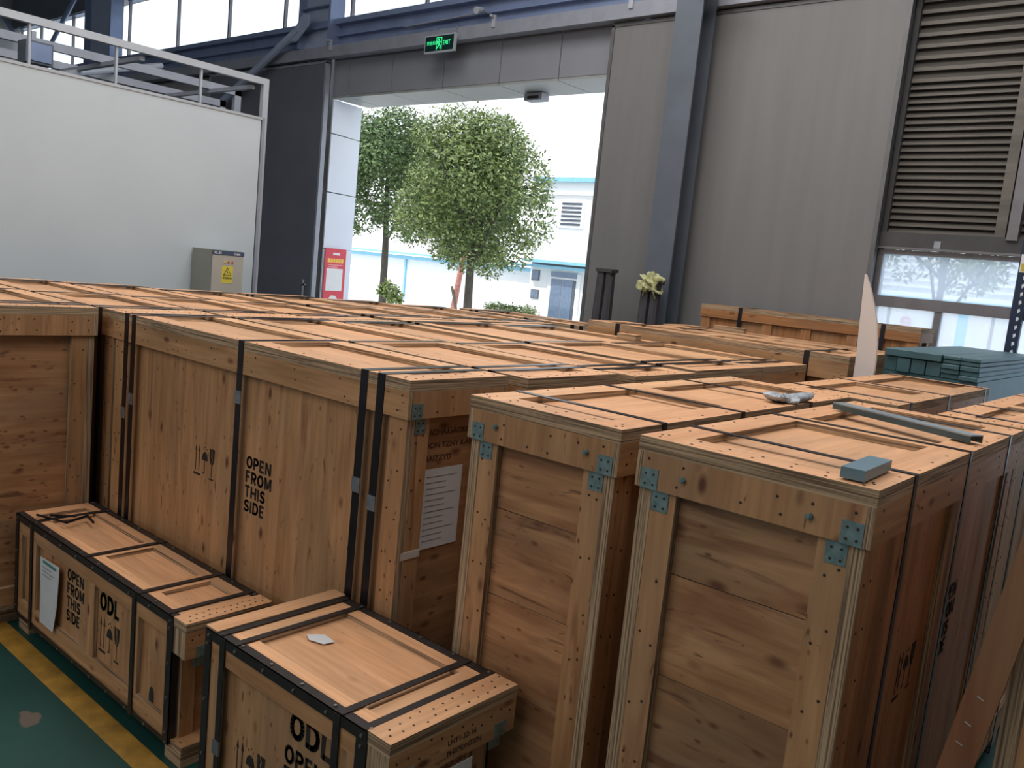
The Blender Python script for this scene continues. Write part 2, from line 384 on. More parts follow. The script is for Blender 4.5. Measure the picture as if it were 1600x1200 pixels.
def symbols(parent, o, r, u, s, mat='ink'):
    """this-way-up arrows, umbrella and fragile glass, height s, each its own mark"""
    o = Vector(o); r = Vector(r).normalized(); u = Vector(u).normalized(); nrm = r.cross(u)*.0008
    P = lambda x, y: o + r*x*s + u*(y-1)*s
    def ply(mb, pts): mb.poly([P(*p) for p in pts], nrm)
    mb = MB()
    for x in (.02, .22):
        ply(mb, [(x+.035, .14), (x+.065, .14), (x+.065, .8), (x+.035, .8)])
        ply(mb, [(x, .78), (x+.1, .78), (x+.05, 1)])
    ply(mb, [(-.03, 0), (.37, 0), (.37, .07), (-.03, .07)])
    mb.obj('arrow_mark', mat, parent)
    mb = MB(); c = .60
    ply(mb, [(c+.17*math.cos(t), .55+.28*math.sin(t)) for t in [math.pi*i/10 for i in range(11)]])
    ply(mb, [(c-.012, .15), (c+.012, .15), (c+.012, .6), (c-.012, .6)])
    ply(mb, [(c-.012, .15), (c-.05, .1), (c-.09, .15), (c-.07, .18), (c-.05, .14), (c-.012, .19)])
    for q in ((-.1, .9), (.0, .95), (.08, .88)): ply(mb, [(c+q[0], q[1]), (c+q[0]+.02, q[1]), (c+q[0]+.035, q[1]+.07), (c+q[0]+.015, q[1]+.07)])
    mb.obj('umbrella_mark', mat, parent)
    mb = MB(); c = 1.02
    ply(mb, [(c-.15, 1), (c-.07, 1), (c-.02, .83), (c-.06, .76), (c+.01, .66), (c-.03, .5), (c-.08, .52), (c-.13, .66)])
    ply(mb, [(c-.03, 1), (c+.15, 1), (c+.13, .66), (c+.06, .5), (c+.0, .48), (c+.05, .68), (c-.01, .76), (c+.03, .84)])
    ply(mb, [(c-.015, .08), (c+.015, .08), (c+.015, .5), (c-.015, .5)])
    ply(mb, [(c-.12, 0), (c+.12, 0), (c+.12, .05), (c-.12, .05)])
    mb.obj('glass_mark', mat, parent)

def hexes(spots, r=.0045, th=.0012):
    """small nail heads; spots are (point, normal)"""
    mb = MB()
    for p, nn in spots:
        nn = Vector(nn); u = nn.orthogonal().normalized(); v = nn.cross(u); p = Vector(p)
        mb.poly([p + (u*math.cos(t)+v*math.sin(t))*r for t in [math.pi/3*i for i in range(6)]], nn*th)
    return mb

# ------------------------------------------------------------------ the tall crates
def crate(name, x0, x1, y0, y1, h, axis, label, group, straps, mids=None, near=False, end0=True, side_mid=None,
          tone='wood', seals=(), knotty=False, rim=.105, brackets=False, cat='crate', sw=.021):
    """long side along local x; local y=0 is the side seen, local x=0 / x=L the ends"""
    if axis == 'X': L, W = x1-x0, y1-y0; root = empty(name, (x0, y0, 0), 0, label, cat, group)
    else: L, W = y1-y0, x1-x0; root = empty(name, (x1, y0, 0), R(90), label, cat, group)
    top = 'red' if tone == 'red' else 'top'
    T = h-.045     # underside of the lid sheet
    rz = T-rim
    for k, xx in enumerate((.06, L/2-.05, L-.16)): board('skid', root, xx, xx+.1, .02, W-.02, 0, .09, tone+'Y')
    board('base_board', root, .012, L-.012, .012, W-.012, .09, .115, tone+'X')
    # long sides
    for s in (0, 1):
        f = (lambda a, b_: (a, b_)) if s == 0 else (lambda a, b_: (W-b_, W-a))
        board('side_panel', root, .012, L-.012, *f(.034, .052), .115, T, tone+'Z')
        for xx in (.012, L-.112): board('corner_batten', root, xx, xx+.1, *f(.012, .034), .115, rz-.002, tone+'Z')
        for xx in (side_mid or ()): board('side_batten', root, xx-.05, xx+.05, *f(.012, .034), .115, rz-.002, tone+'Z')
        board('side_sill', root, .112, L-.112, *f(.012, .034), .115, .215, tone+'X')
        board('lid_rim', root, 0, L, *f(0, .022), rz, T, tone+'X')
    # ends
    for s in (0, 1):
        f = (lambda a, b_: (a, b_)) if s == 0 else (lambda a, b_: (L-b_, L-a))
        if knotty and s == 0:
            zs = [.115, .42, .74, 1.06, 1.37, T]
            for za, zb in zip(zs[:-1], zs[1:]): board('end_plank', root, *f(.044, .062), .052, W-.052, za+.0015, zb-.0015, 'knottyY')
        else: board('end_panel', root, *f(.044, .062), .052, W-.052, .115, T, tone+'Y' if not near else 'knottyY')
        for yy in (.052, W-.132): board('end_batten', root, *f(.014, .044), yy, yy+.08, .115, rz-.002, tone+'Z')
        board('end_sill', root, *f(.014, .044), .132, W-.132, .115, .215, tone+'Y')
        board('lid_rim', root, *f(0, .022), .022, W-.022, rz, T, tone+('Z' if near else 'Y'))
    # lid: sheet, frame boards laid on it, recessed fields between
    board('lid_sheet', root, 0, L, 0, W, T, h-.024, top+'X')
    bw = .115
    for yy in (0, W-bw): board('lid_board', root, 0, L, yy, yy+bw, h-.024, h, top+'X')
    for xx in [0, L-bw] + [m_-bw/2 for m_ in (mids or [])]:
        board('lid_board', root, xx, xx+bw, bw, W-bw, h-.024, h, top+'Y')
    for i, xx in enumerate(straps):
        w2 = sw if axis == 'X' else .014; t = .003
        key = ('strap', round(xx, 3), round(W, 3), round(h, 3))
        if key not in cache:
            mb = MB().box(xx-w2, xx+w2, -t, W+t, h, h+t)
            for y_ in (-t, W): mb.box(xx-w2, xx+w2, y_, y_+t, .05, h)
            mb.box(xx-w2, xx+w2, -t, W+t, .048, .052)
            cache[key] = mb.mesh('steel_strap', ['strap'])
        so = bpy.data.objects.new('steel_strap', cache[key]); so.parent = root; col.objects.link(so)
        if i < len(seals) and seals[i]:
            plain('strap_seal', so, xx-w2-.003, xx+w2+.003, -.007, -.003, seals[i]-.03, seals[i]+.03, 'seal')
    for e_ in brackets or ():
        for yy, sg in ((.02, 1), (W-.02, -1)):
            a, b_ = sorted((yy, yy+sg*.055)); c, d = sorted((yy+sg*.035, yy+sg*.09))
            mb = MB()
            if e_ == 0:
                mb.box(-.003, 0, a, b_, rz, rz+.06); mb.box(.011, .014, c, d, rz-.062, rz-.002)
                sp = [((-.003, a+.014+.026*(i % 2), rz+.014+.03*(i//2)), (-1, 0, 0)) for i in range(4)] + [((.011, c+.014+.026*(i % 2), rz-.05+.03*(i//2)), (-1, 0, 0)) for i in range(4)]
            else:
                mb.box(L, L+.003, a, b_, rz, rz+.06); mb.box(L-.014, L-.011, c, d, rz-.062, rz-.002)
                sp = [((L+.003, a+.014+.026*(i % 2), rz+.014+.03*(i//2)), (1, 0, 0)) for i in range(4)] + [((L-.011, c+.014+.026*(i % 2), rz-.05+.03*(i//2)), (1, 0, 0)) for i in range(4)]
            br = mb.obj('corner_bracket', 'bracket', root, label='galvanised steel corner bracket')
            hexes(sp, .004).obj('bracket_screws', 'nail', br, kind='stuff')
    if near:
        rnd = random.Random(hash((round(x0, 2), round(y0, 2))) % 1000); sp = []
        J = lambda s_=.012: rnd.uniform(-s_, s_)
        k = int(L/.16)
        for i in range(k):
            xx = .06+(L-.12)*i/(k-1)
            for yy in (.025, W-.03):
                sp.append(((xx+J(), yy+J(), h), (0, 0, 1)))
            if i % 2 == 0: sp.append(((xx+J(.03), 0, rz+.03+J()), (0, -1, 0))); sp.append(((xx+J(.03), 0, rz+.08+J()), (0, -1, 0)))
        for xx in (.04, .09, L-.04, L-.09):
            for j in range(9): sp.append(((xx+J(.006), .012, .25+j*.16+J(.03)), (0, -1, 0)))
        for j in range(8):
            z_ = .22+j*(rz-.3)/7
            for yy in (.07, .105, W-.07, W-.11):
                if rnd.random() < .75:
                    sp.append(((.014, yy+J(.006), z_+J(.03)), (-1, 0, 0))); sp.append(((L-.014, yy+J(.006), z_+J(.03)), (1, 0, 0)))
        k = max(4, int(W/.09))
        for i in range(k):
            yy = .05+(W-.1)*i/(k-1)
            for z_ in (rz+.025, rz+.08):
                if rnd.random() < .7:
                    sp.append(((0, yy+J(), z_+J(.008)), (-1, 0, 0))); sp.append(((L, yy+J(), z_+J(.008)), (1, 0, 0)))
            for xx in (.03, .08, L-.03, L-.08): sp.append(((xx+J(), yy+J(), h), (0, 0, 1)))
        hexes(sp).obj('nail_heads', 'nail', root, kind='stuff')
    return root

# ------------------------------------------------------------------ the setting: floor, walls, roof
def struct(mb, name, mats, parent=None): return mb.obj(name, mats, parent, kind='structure')
struct(MB().box(-26, 6, -14, 9.0, -.2, 0), 'floor', 'floor')
struct(MB().box(-60, 25, 9.0, 60, -.2, -.002), 'yard_ground', 'yard')
struct(MB().box(-9, 1.2, 1.605, 1.715, .0, .002), 'trim_1', 'line')
# front wall: door opening x -11.94..-6.3, z 0..4.7
YW = 9.0
struct(MB().box(-26, -12.15, YW+.06, YW+.2, 0, 5.86).box(-12.2, -3.0, YW+.76, YW+.9, 4.75, 5.8), 'wall_front', 'wallpaint')
struct(MB().box(-26, 3, YW, YW+.25, 7.12, 8.2), 'wall_front_head', 'steelcol')
fas = empty('wall_fascia', (0, 0, 0), kind='structure')
xs = [-12.0, -11.59, -10.54, -9.4, -8.29, -7.25, -6.2]
g = .008
for a, b_ in zip(xs[:-1], xs[1:]):
    plain('fascia_panel', fas, a+g, b_-g, YW, YW+.03, 4.705, 5.34, 'acp')
    plain('soffit_panel', fas, a+g, b_-g, YW+.004, YW+.76, 4.67, 4.70, 'acpsoffit')
jam = empty('wall_jamb', (0, 0, 0), kind='structure')
for z0, z1 in ((0, 2.21), (2.21, 3.15), (3.15, 4.11), (4.11, 4.67)):
    MB().poly([(-11.95, YW+.0, z0+g), (-12.12, YW+.74, z0+g), (-12.12, YW+.74, z1-g), (-11.95, YW+.0, z1-g)], (-.03, 0, 0)).obj('jamb_panel', 'acpwhite', jam)
struct(MB().box(-12.5, -12.18, YW+.02, YW+.6, 0, 4.66), 'wall_jamb_core', 'wallpaint')
struct(MB().box(-6.2, -6.0, YW+.1, YW+.76, 0, 4.7), 'wall_jamb_right', 'acpwhite')
# solid wall hidden behind the right leaf
struct(MB().box(-6.0, -2.86, YW+.05, YW+.2, 0, 5.86), 'wall_front_right', 'wallpaint')
# beams and door track along the wall
b0 = empty('track_beam', (0, 0, 0), kind='structure')
struct(MB().box(-26, 3, 8.93, 9.05, 5.44, 5.80).box(-26, 3, 8.80, 9.10, 5.78, 5.86).box(-26, 3, 8.84, 9.0, 5.60, 5.615), 'crane_beam', 'steelblue', b0)
struct(MB().box(-26, 3, 8.76, 8.90, 5.26, 5.275).box(-26, 3, 8.74, 8.76, 5.26, 5.42).box(-26, 3, 8.74, 8.93, 5.42, 5.435), 'door_track', 'rail', b0)
for xx in (-11.78, -8.24, -6.05, -3.7):
    struct(MB().box(xx-.03, xx+.03, 8.72, 8.75, 5.36, 5.52).tube((xx, 8.72, 5.5), (xx, 8.66, 5.5), .02), 'track_bracket', 'alu', b0)
cd = MB(); cd.tube((-10.1, 8.78, 5.56), (-8.5, 8.78, 5.60), .012); cd.tube((-8.5, 8.78, 5.6), (-8.5, 8.78, 5.66), .012)
struct(cd, 'conduit', 'rail', b0)
# sliding door leaves hung from the track
def leaf(name, x0, x1, mat, fr):
    d = empty(name, (x0, 8.84, 0), kind='structure'); w_ = x1-x0
    plain('leaf_panel', d, .04, w_-.04, 0, .06, .06, 5.20, mat)
    for a in (0, w_-.045): plain('leaf_edge', d, a, a+.045, -.012, .072, .03, 5.22, fr)
    plain('leaf_rail', d, 0, w_, -.012, .072, 5.20, 5.24, fr); plain('leaf_rail', d, .045, w_-.045, -.012, .072, .03, .08, fr)
    for a in (.5, w_-.5): plain('hanger', d, a-.04, a+.04, .0, .05, 5.24, 5.42, 'steelblue')
    return d
d1 = leaf('door_1', -15.6, -11.97, 'doorleft', 'rail')
MB().box(3.42, 3.45, -.06, -.04, 1.05, 1.65).box(3.42, 3.45, -.06, .0, 1.1, 1.13).box(3.42, 3.45, -.06, .0, 1.55, 1.58).obj('door_handle', 'alu', d1)
d2 = leaf('door_2', -6.36, -2.87, 'doorright', 'doorjoin')
# steel columns
def hcol(x, y, w_, dp, z0, z1, name, web):
    c = empty(name, (x, y, 0), kind='structure')
    plain('flange', c, -w_/2, -w_/2+.05, -dp/2, dp/2, z0, z1, 'steelblue'); plain('flange', c, w_/2-.05, w_/2, -dp/2, dp/2, z0, z1, 'steelblue')
    plain('web', c, -w_/2+.05, w_/2-.05, -.02, .02, z0, z1, web); return c
c1 = hcol(-12.22, 8.84, .86, .28, 5.44, 8.2, 'column', 'webpaint')
plain('stiffener', c1, -.38, .38, -.13, -.02, 5.72, 5.74, 'steelblue'); plain('stiffener', c1, -.38, .38, -.13, -.02, 6.06, 6.08, 'steelblue')
hcol(-20.2, 8.84, 1.3, .28, 5.44, 8.2, 'column', 'webpaint')
c3 = empty('column', (-5.05, 8.55, 0), kind='structure')
plain('flange', c3, -.165, .165, -.16, -.14, 0, 8.2, 'steelcol'); plain('flange', c3, -.165, .165, .12, .14, 0, 8.2, 'steelcol'); plain('web', c3, -.02, .02, -.14, .12, 0, 8.2, 'steelcol')
plain('base_plate', c3, -.22, .22, -.22, .2, 0, .02, 'steelcol')
# upper strip windows
def strip_window(name, x0, x1, z0, z1, mull, y=YW+.1):
    wi = empty(name, (0, 0, 0), kind='structure')
    edges = [x0]+mull+[x1]
    for a in edges: plain('mullion', wi, a-.02, a+.02, y-.03, y+.03, z0, z1, 'frame')
    plain('window_sill', wi, x0, x1, y-.06, y+.05, z0-.06, z0, 'steelblue')
    plain('window_head', wi, x0, x1, y-.06, y+.05, z1, z1+.05, 'steelblue')
    for a, b_ in zip(edges[:-1], edges[1:]): plain('pane', wi, a+.02, b_-.02, y-.004, y+.004, z0, z1, 'glass')
strip_window('window_1', -25.6, -20.9, 5.92, 7.1, [-24.3, -22.4])
strip_window('window_2', -19.5, -12.7, 5.92, 7.1, [-17.37, -15.44, -13.62])
strip_window('window_3', -11.75, -5.3, 5.86, 7.1, [-9.98, -8.25, -6.7])
strip_window('window_4', -4.9, 2.5, 5.86, 7.1, [-3.1, -1.3, .6])
# louvred bay and the window below it
lou = empty('wall_louver', (0, 0, 0), kind='structure')
def slats(x0, x1):
    z_ = 2.93
    while z_ < 5.80:
        p = .066 if z_ < 4.36 else .108
        key = ('slat', x0, p)
        if key not in cache:
            mb = MB(); s = p
            mb.poly([(x0, YW+.02, 0), (x0, YW+.02, s*.32), (x0, YW+.075, s*.9), (x0, YW+.085, s*.9), (x0, YW+.04, s*.28), (x0, YW+.04, 0)], (x1-x0, 0, 0))
            cache[key] = mb.mesh('slat', ['louver'])
        o = bpy.data.objects.new('slat', cache[key]); o.location = (0, 0, z_); o.parent = lou; col.objects.link(o)
        z_ += p
slats(-2.84, -1.84); slats(-1.66, .5)
plain('louver_backing', lou, -2.86, 2.5, YW+.09, YW+.12, 2.9, 5.8, 'darkbeam')
plain('louver_post', lou, -1.86, -1.77, YW-.05, YW+.06, 2.9, 5.8, 'louver'); plain('louver_post', lou, -1.75, -1.66, YW-.09, YW+.06, 2.9, 5.8, 'frame')
plain('louver_post', lou, -2.88, -2.83, YW-.02, YW+.06, 2.9, 5.8, 'darkbeam')
lb = empty('wall_beam', (0, 0, 0), kind='structure')
plain('lower_beam', lb, -2.88, 2.5, YW-.06, YW+.1, 2.77, 2.93, 'darkbeam'); plain('beam_lip', lb, -2.88, 2.5, YW-.075, YW-.06, 2.765, 2.785, 'frame')
plain('window_head', lb, -2.88, 2.5, YW-.03, YW+.1, 2.715, 2.76, 'frame'); plain('switch_plate', lb, -2.36, -2.30, YW-.068, YW-.06, 2.79, 2.86, 'rail')
w5 = empty('window_5', (0, 0, 0), kind='structure')
plain('window_transom', w5, -2.88, 2.5, YW-.03, YW+.06, 2.19, 2.30, 'frame')
for a in (-2.86, -2.235, -.9, .5, 1.9): plain('mullion', w5, a-.03, a+.03, YW-.02, YW+.06, .9, 2.19, 'frame')
for a in (-2.86, .5): plain('mullion', w5, a-.03, a+.03, YW-.02, YW+.06, 2.30, 2.715, 'frame')
plain('pane', w5, -2.83, .47, YW+.01, YW+.018, 2.30, 2.715, 'veilglass'); plain('pane', w5, .53, 2.5, YW+.01, YW+.018, 2.30, 2.715, 'veilglass')
for a, b_ in ((-2.83, -2.265), (-2.205, -.93), (-.87, .47), (.53, 1.87)): plain('pane', w5, a, b_, YW+.01, YW+.018, .9, 2.19, 'veilglass')
struct(MB().box(-2.88, 3, YW, YW+.15, 0, .9), 'wall_dado', 'wallpaint')
# side and rear walls, roof
struct(MB().box(3, 3.2, -14, 9.2, 0, 8.2), 'wall_right', 'wallpaint')
struct(MB().box(-26, 3, -14.2, -14, 0, 3.2).box(-26, 3, -14.2, -14, 5.6, 8.2), 'wall_back', 'wallpaint')
struct(MB().box(-26.2, -26, -14, 9.2, 0, 8.2), 'wall_left', 'wallpaint')
struct(MB().box(-26.2, 3.2, -14.2, 9.3, 8.2, 8.3), 'ceiling', 'roof')
pur = empty('roof_frame', (0, 0, 0), kind='structure')
for yy in (7.4, 5.2, 3.0): plain('purlin', pur, -26, 3, yy-.05, yy+.05, 7.95, 8.2, 'steelcol')
for xx in (-20.2, -12.22, -5.05): plain('rafter', pur, xx-.12, xx+.12, -14, 9, 7.7, 8.2, 'steelblue')
# diagonal braces on the wall frame
br = empty('wall_brace', (0, 0, 0), kind='structure')
MB().tube((-15.0, 8.6, 4.52), (-12.45, 8.6, 5.72), .065, n=10).obj('brace_tube', 'webpaint', br)
MB().poly([(-12.75, 8.58, 5.55), (-12.5, 8.58, 5.52), (-12.2, 8.58, 5.74), (-12.2, 8.58, 5.92), (-12.36, 8.58, 5.94)], (0, .02, 0)).obj('gusset_plate', 'webpaint', br)
MB().tube((-23.9, 8.6, 5.3), (-20.9, 8.6, 7.4), .05, n=10).obj('brace_tube', 'steelblue', br)
MB().tube((-25.5, 8.6, 7.3), (-22.5, 8.6, 5.4), .05, n=10).obj('brace_tube', 'steelblue', br)
plain('lamp_bracket', br, -4.86, -4.74, 8.3, 8.5, 5.25, 5.33, 'alu')

# ------------------------------------------------------------------ partition room on the left
XP = -8.0
pt = empty('wall_partition', (0, 0, 0), kind='structure')
for a, b_ in ((-3.0, -.9), (-.9, 1.2), (1.2, 5.13)):
    plain('partition_panel', pt, XP-.06, XP, a+.001, b_-.001, 0, 3.45, 'partition')
plain('top_strip', pt, XP-.075, XP+.008, -3, 5.14, 3.45, 3.475, 'alu'); plain('end_strip', pt, XP-.07, XP+.01, 5.14, 5.17, 0, 3.475, 'rail')
cg = empty('tube_scaffold', (XP-.3, 0, 0), 0, 'pale grey tube framework standing over and behind the white partition', 'frame')
plain('frame_post', cg, -.03, .03, 5.31, 5.375, 0, 3.925, 'alu'); plain('top_rail', cg, -.03, .03, -3, 5.31, 3.86, 3.925, 'alu')
for dx, zz, y1_ in ((-.9, 3.84, 5.6), (-1.9, 3.84, 6.0), (-2.9, 3.78, 6.2)):
    plain('rail', cg, dx-.03, dx+.03, -3, y1_, zz, zz+.08, 'rail'); plain('frame_post', cg, dx-.03, dx+.03, y1_-.08, y1_, 0, zz+.08, 'rail')
for yy in (-1.5, .5, 2.4, 4.0, 5.2): plain('cross_rail', cg, -2.9, -.045, yy, yy+.05, 3.80, 3.84, 'rail')
for yy in (3.0, 3.75, 4.6): plain('upright', cg, -.02, .01, yy, yy+.02, 3.475, 3.86, 'alu')
for yy in (3.4, 4.7): plain('upright', cg, -1.95, -1.9, yy, yy+.05, 3.2, 3.84, 'rail')
MB().tube((-.9, 3.2, 3.5), (-2.4, 5.4, 4.25), .035).obj('diagonal_tube', 'rail', cg)
MB().tube((-1.3, 2.2, 3.5), (-1.9, 3.4, 4.5), .03).obj('diagonal_tube', 'rail', cg)
jb = empty('junction_box', (-9.0, 3.30, 3.64), 0, 'small dark box hung on the steel frame above the partition', 'box')
plain('box_body', jb, -.1, .1, -.1, .14, .0, .20, 'steelcol'); plain('box_lid', jb, .1, .11, -.08, .12, .02, .18, 'steelblue'); plain('box_hanger', jb, -.01, .01, -.02, .02, .20, .30, 'rail')

# ------------------------------------------------------------------ exterior
def building():
    b = empty('building', (0, 30, 0), 0, 'white two-storey building with blue trim and a louvre seen through the door', 'building')
    plain('wall', b, -24.6, -10, 0, 6, 0, 6.1, 'bldg'); plain('roof_trim', b, -24.8, -10, -.25, 6, 6.1, 6.28, 'bldgblue'); plain('string_course', b, -24.7, -10, -.12, 0, 5.55, 5.62, 'bldg')
    plain('canopy', b, -24.6, -10, -.7, 0, 2.55, 2.68, 'bldgblue'); plain('canopy', b, -24.6, -10, -.55, 0, 2.34, 2.46, 'bldgblue')
    d = plain('door_frame', b, -23.5, -21.75, -.08, 0, 0, 2.2, 'bldg')
    plain('door_leaf', b, -23.3, -22.7, -.11, -.08, 0, 1.92, 'bldgglass'); plain('door_leaf', b, -22.66, -22.1, -.11, -.08, 0, 1.92, 'bldgglass'); plain('door_gap', b, -22.1, -21.95, -.1, -.08, 0, 1.92, 'bldgdark')
    plain('transom_light', b, -23.35, -21.95, -.11, -.08, 2.0, 2.22, 'bldgglass')
    for x0, x1, z0, z1 in ((-24.5, -24.05, 1.75, 2.22), (-24.45, -24.0, .95, 1.35), (-21.45, -20.6, 1.6, 2.2), (-21.45, -20.6, .8, 1.55)):
        wi = plain('window', b, x0, x1, -.04, 0, z0, z1, 'frame'); plain('pane', wi, x0+.04, x1-.04, -.06, -.04, z0+.04, z1-.04, 'bldgglass')
    lv = plain('louver', b, -23.3, -21.95, -.06, 0, 4.15, 5.32, 'bldg')
    for i in range(6): plain('louver_slot', lv, -23.15, -22.1, -.09, -.06, 4.26+i*.175, 4.35+i*.175, 'bldgdark')
building()
b = empty('building', (0, 31, 0), 0, 'low white building with a blue roof edge behind the trees', 'building')
plain('wall', b, -48, -24.8, 0, 5, 0, 2.1, 'bldg'); plain('roof_edge', b, -48, -24.8, -.3, 5, 2.1, 2.28, 'bldgblue'); plain('roof_edge', b, -48, -24.8, -.5, 0, 2.34, 2.44, 'bldgblue'); plain('drainpipe', b, -34, -33.9, -.1, 0, 0, 2.1, 'bldgblue')

def crown(parent, blobs, n, size, mat, seed):
    rnd = random.Random(seed); mb = MB(); tot = sum(q[3]**2 for q in blobs)
    for (cx, cy, cz, r) in blobs:
        k = int(n*r*r/tot)
        for i in range(k):
            u = rnd.uniform(-1, 1); t = rnd.uniform(0, 2*math.pi); q = math.sqrt(1-u*u)
            d = Vector((q*math.cos(t), q*math.sin(t), u)); rr = r*(rnd.uniform(.68, 1.05))
            p = Vector((cx, cy, cz))+d*rr
            a = Vector((rnd.gauss(0, 1), rnd.gauss(0, 1), rnd.gauss(-.3, .7))).normalized(); s = a.cross(d+Vector((0, 0, .3))).normalized()
            ln = size*rnd.uniform(.7, 1.3); wd = ln*.38; k0 = len(mb.v)
            mb.v += [tuple(p), tuple(p+a*ln*.5+s*wd*.5), tuple(p+a*ln), tuple(p+a*ln*.5-s*wd*.5)]; mb.f.append((k0, k0+1, k0+2, k0+3)); mb.m.append(0)
    return mb.obj('crown', mat, parent, kind='stuff')
def blobset(c, r, n, seed, flat_=.95):
    rnd = random.Random(seed); out = [(c[0], c[1], c[2], r*.58)]
    for i in range(n):
        u = rnd.uniform(-.95, 1); t = 2*math.pi*i*.618; q = math.sqrt(max(0, 1-u*u)); br_ = r*rnd.uniform(.22, .44)*(.75 if u < -.4 else 1)
        k_ = (r-br_*.8)*rnd.uniform(.8, 1.04); out.append((c[0]+q*math.cos(t)*k_, c[1]+q*math.sin(t)*k_, c[2]+u*k_*flat_, br_))
    return out
def tree(name, base, c, r, n, mat, label, seed, trunk_r=.13, bark='bark', nb=26, size=.2, extra=()):
    t = empty(name, base, 0, label, 'tree')
    lc = (c[0]-base[0], c[1]-base[1], c[2]-base[2]); mb = MB()
    mb.tube((0, 0, 0), (lc[0]*.3, lc[1]*.3, lc[2]*.5), trunk_r, trunk_r*.8, 10); mb.tube((lc[0]*.3, lc[1]*.3, lc[2]*.5), lc, trunk_r*.8, trunk_r*.4, 8)
    mb.obj('trunk', bark, t)
    rnd = random.Random(seed)
    for i in range(5):
        a = i*2.4; MB().tube((lc[0]*.5, lc[1]*.5, lc[2]*(.5+.07*i)), (lc[0]+math.cos(a)*r*.7, lc[1]+math.sin(a)*r*.7, lc[2]+rnd.uniform(-.2, .6)*r), trunk_r*.4, .02, 6).obj('branch', bark, t)
    crown(t, blobset(lc, r, nb, seed)+[(e[0]-base[0], e[1]-base[1], e[2]-base[2], e[3]) for e in extra], n, size, mat, seed); return t
tree('tree', (-16.95, 18, 0), (-17.15, 18, 4.15), 2.5, 30000, 'leaf', 'round leafy green tree with a dark trunk in the middle of the doorway', 5, .14, nb=34, size=.14)
tree('tree', (-26.2, 22.8, 0), (-26.5, 22.8, 5.2), 3.1, 24000, 'leafdark', 'darker green tree at the left side of the doorway', 9, .16, nb=34, size=.19)
tree('tree', (-22.0, 22.5, 0), (-21.2, 22.8, 4.6), 1.6, 7000, 'leafdark', 'slim tree with a pink painted trunk behind the round tree', 12, .12, 'barkred', nb=14, size=.22)
st = MB(); st.tube((-22.0, 22.4, 1.3), (-21.1, 22.0, 0), .05); tag(st.obj('tree_stake', 'bark'), 'grey slanting stake propping the pink-trunked tree', 'stake')
bu = empty('shrub', (-24.8, 22, 0), 0, 'small light green shrub before the white wall', 'shrub')
MB().tube((0, 0, 0), (0, 0, .6), .03).obj('stem', 'bark', bu); crown(bu, blobset((0, 0, .85), .55, 7, 3), 900, .18, 'leaf', 4)
hg = empty('hedge', (-23.9, 28.5, 0), 0, 'low strip of bright green hedge left of the far door', 'hedge')
MB().box(-1.9, 1.1, -.3, .3, 0, .1).obj('hedge_base', 'bark', hg); crown(hg, [(-1.6+.4*i, 0, .35, .3) for i in range(7)], 1500, .16, 'leaf', 6)
# seen through the right-hand window
b = empty('building', (0, 24, 0), 0, 'pale blue ribbed building beyond the right-hand window', 'building')
plain('wall', b, -9.5, 14, 0, 4, 0, 4.6, 'bldg'); plain('plinth', b, -9.6, 14, -.1, 0, 0, 2.5, 'bldgblue')
for i in range(10): plain('cladding_rib', b, -9.5, 4, -.08, 0, 2.75+i*.18, 2.82+i*.18, 'acpwhite')
tree('tree', (-4.62, 18.5, 0), (-4.62, 18.5, 3.6), 1.35, 3000, 'leaf', 'light green tree beyond the right-hand window', 21, .1, nb=16, size=.16)
for i, (xx, lab) in enumerate(((-5.35, 'white paper of the left lower pane, placed out in the sun, with a pale red ring'), (-3.62, 'white paper of the right lower pane, placed out in the sun, with pale red marks'))):
    sb = empty('pane_paper', (xx, 16.6, .1), 0, lab, 'sign', 'papers of the lower panes, placed out in the sun')  # papers on the glass, enlarged and moved into the sun to show bright
    plain('board', sb, 0, 1.55, 0, .03, 0, 2.1, 'bldg'); plain('board_rail', sb, .36, .41, -.01, 0, 0, 2.1, 'acpsoffit'); plain('board_rail', sb, 1.15, 1.2, -.01, 0, 0, 2.1, 'acpsoffit')
    mb = MB(); q = 1.75
    P_ = lambda rr, k: ((.40+rr*math.cos(2*math.pi*k/16))*q, -.012, (1.06+rr*math.sin(2*math.pi*k/16))*q)
    for k in range(16): mb.poly([P_(.055, k), P_(.055, k+1), P_(.038, k+1), P_(.038, k)], (0, -.002, 0))
    for a, b_, c_, d_ in ((.36, .44, 1.05, 1.068), (.34, .46, .94, .965))+(((.35, .40, .5, .9), (.42, .47, .5, .9)) if i else ()): mb.box(a*q, b_*q, -.014, -.01, c_*q, d_*q)
    mb.obj('red_marking', 'pink', sb, kind='stuff')
    plain('foot', sb, .1, 1.45, -.15, .18, -.1, 0, 'acp')

# ------------------------------------------------------------------ tall crates
GR = 'tall plywood crates in the long packed rows'
ST = [.16, .24, 1.27, 2.14, 2.24]
C = crate('tall_crate', -4.69, -2.29, 2.16, 2.72, 1.75, 'X',
      'tall plywood crate stencilled OPEN FROM THIS SIDE, nearest of the long rows', GR, ST, [1.27], True, seals=(1.21, 1.30, 1.49, 1.29, 1.24), brackets=(1,))
stencil('stencil_lettering', C, ('OPEN', 'FROM', 'THIS', 'SIDE'), (1.315, .0332, 1.222), (1, 0, 0), (0, 0, 1), .056, .069, 'ink', xs=1.08)
symbols(C, (.86, .0332, 1.185), (1, 0, 0), (0, 0, 1), .155)
put_text('handwriting', C, '31/2HA15AOKD33\nDON TZNY KAN\nHAIZZYD', (2.357, .145, 1.545), (0, 1, 0), (0, 0, 1), .033, 'marker', xs=1.1, line=1.6)
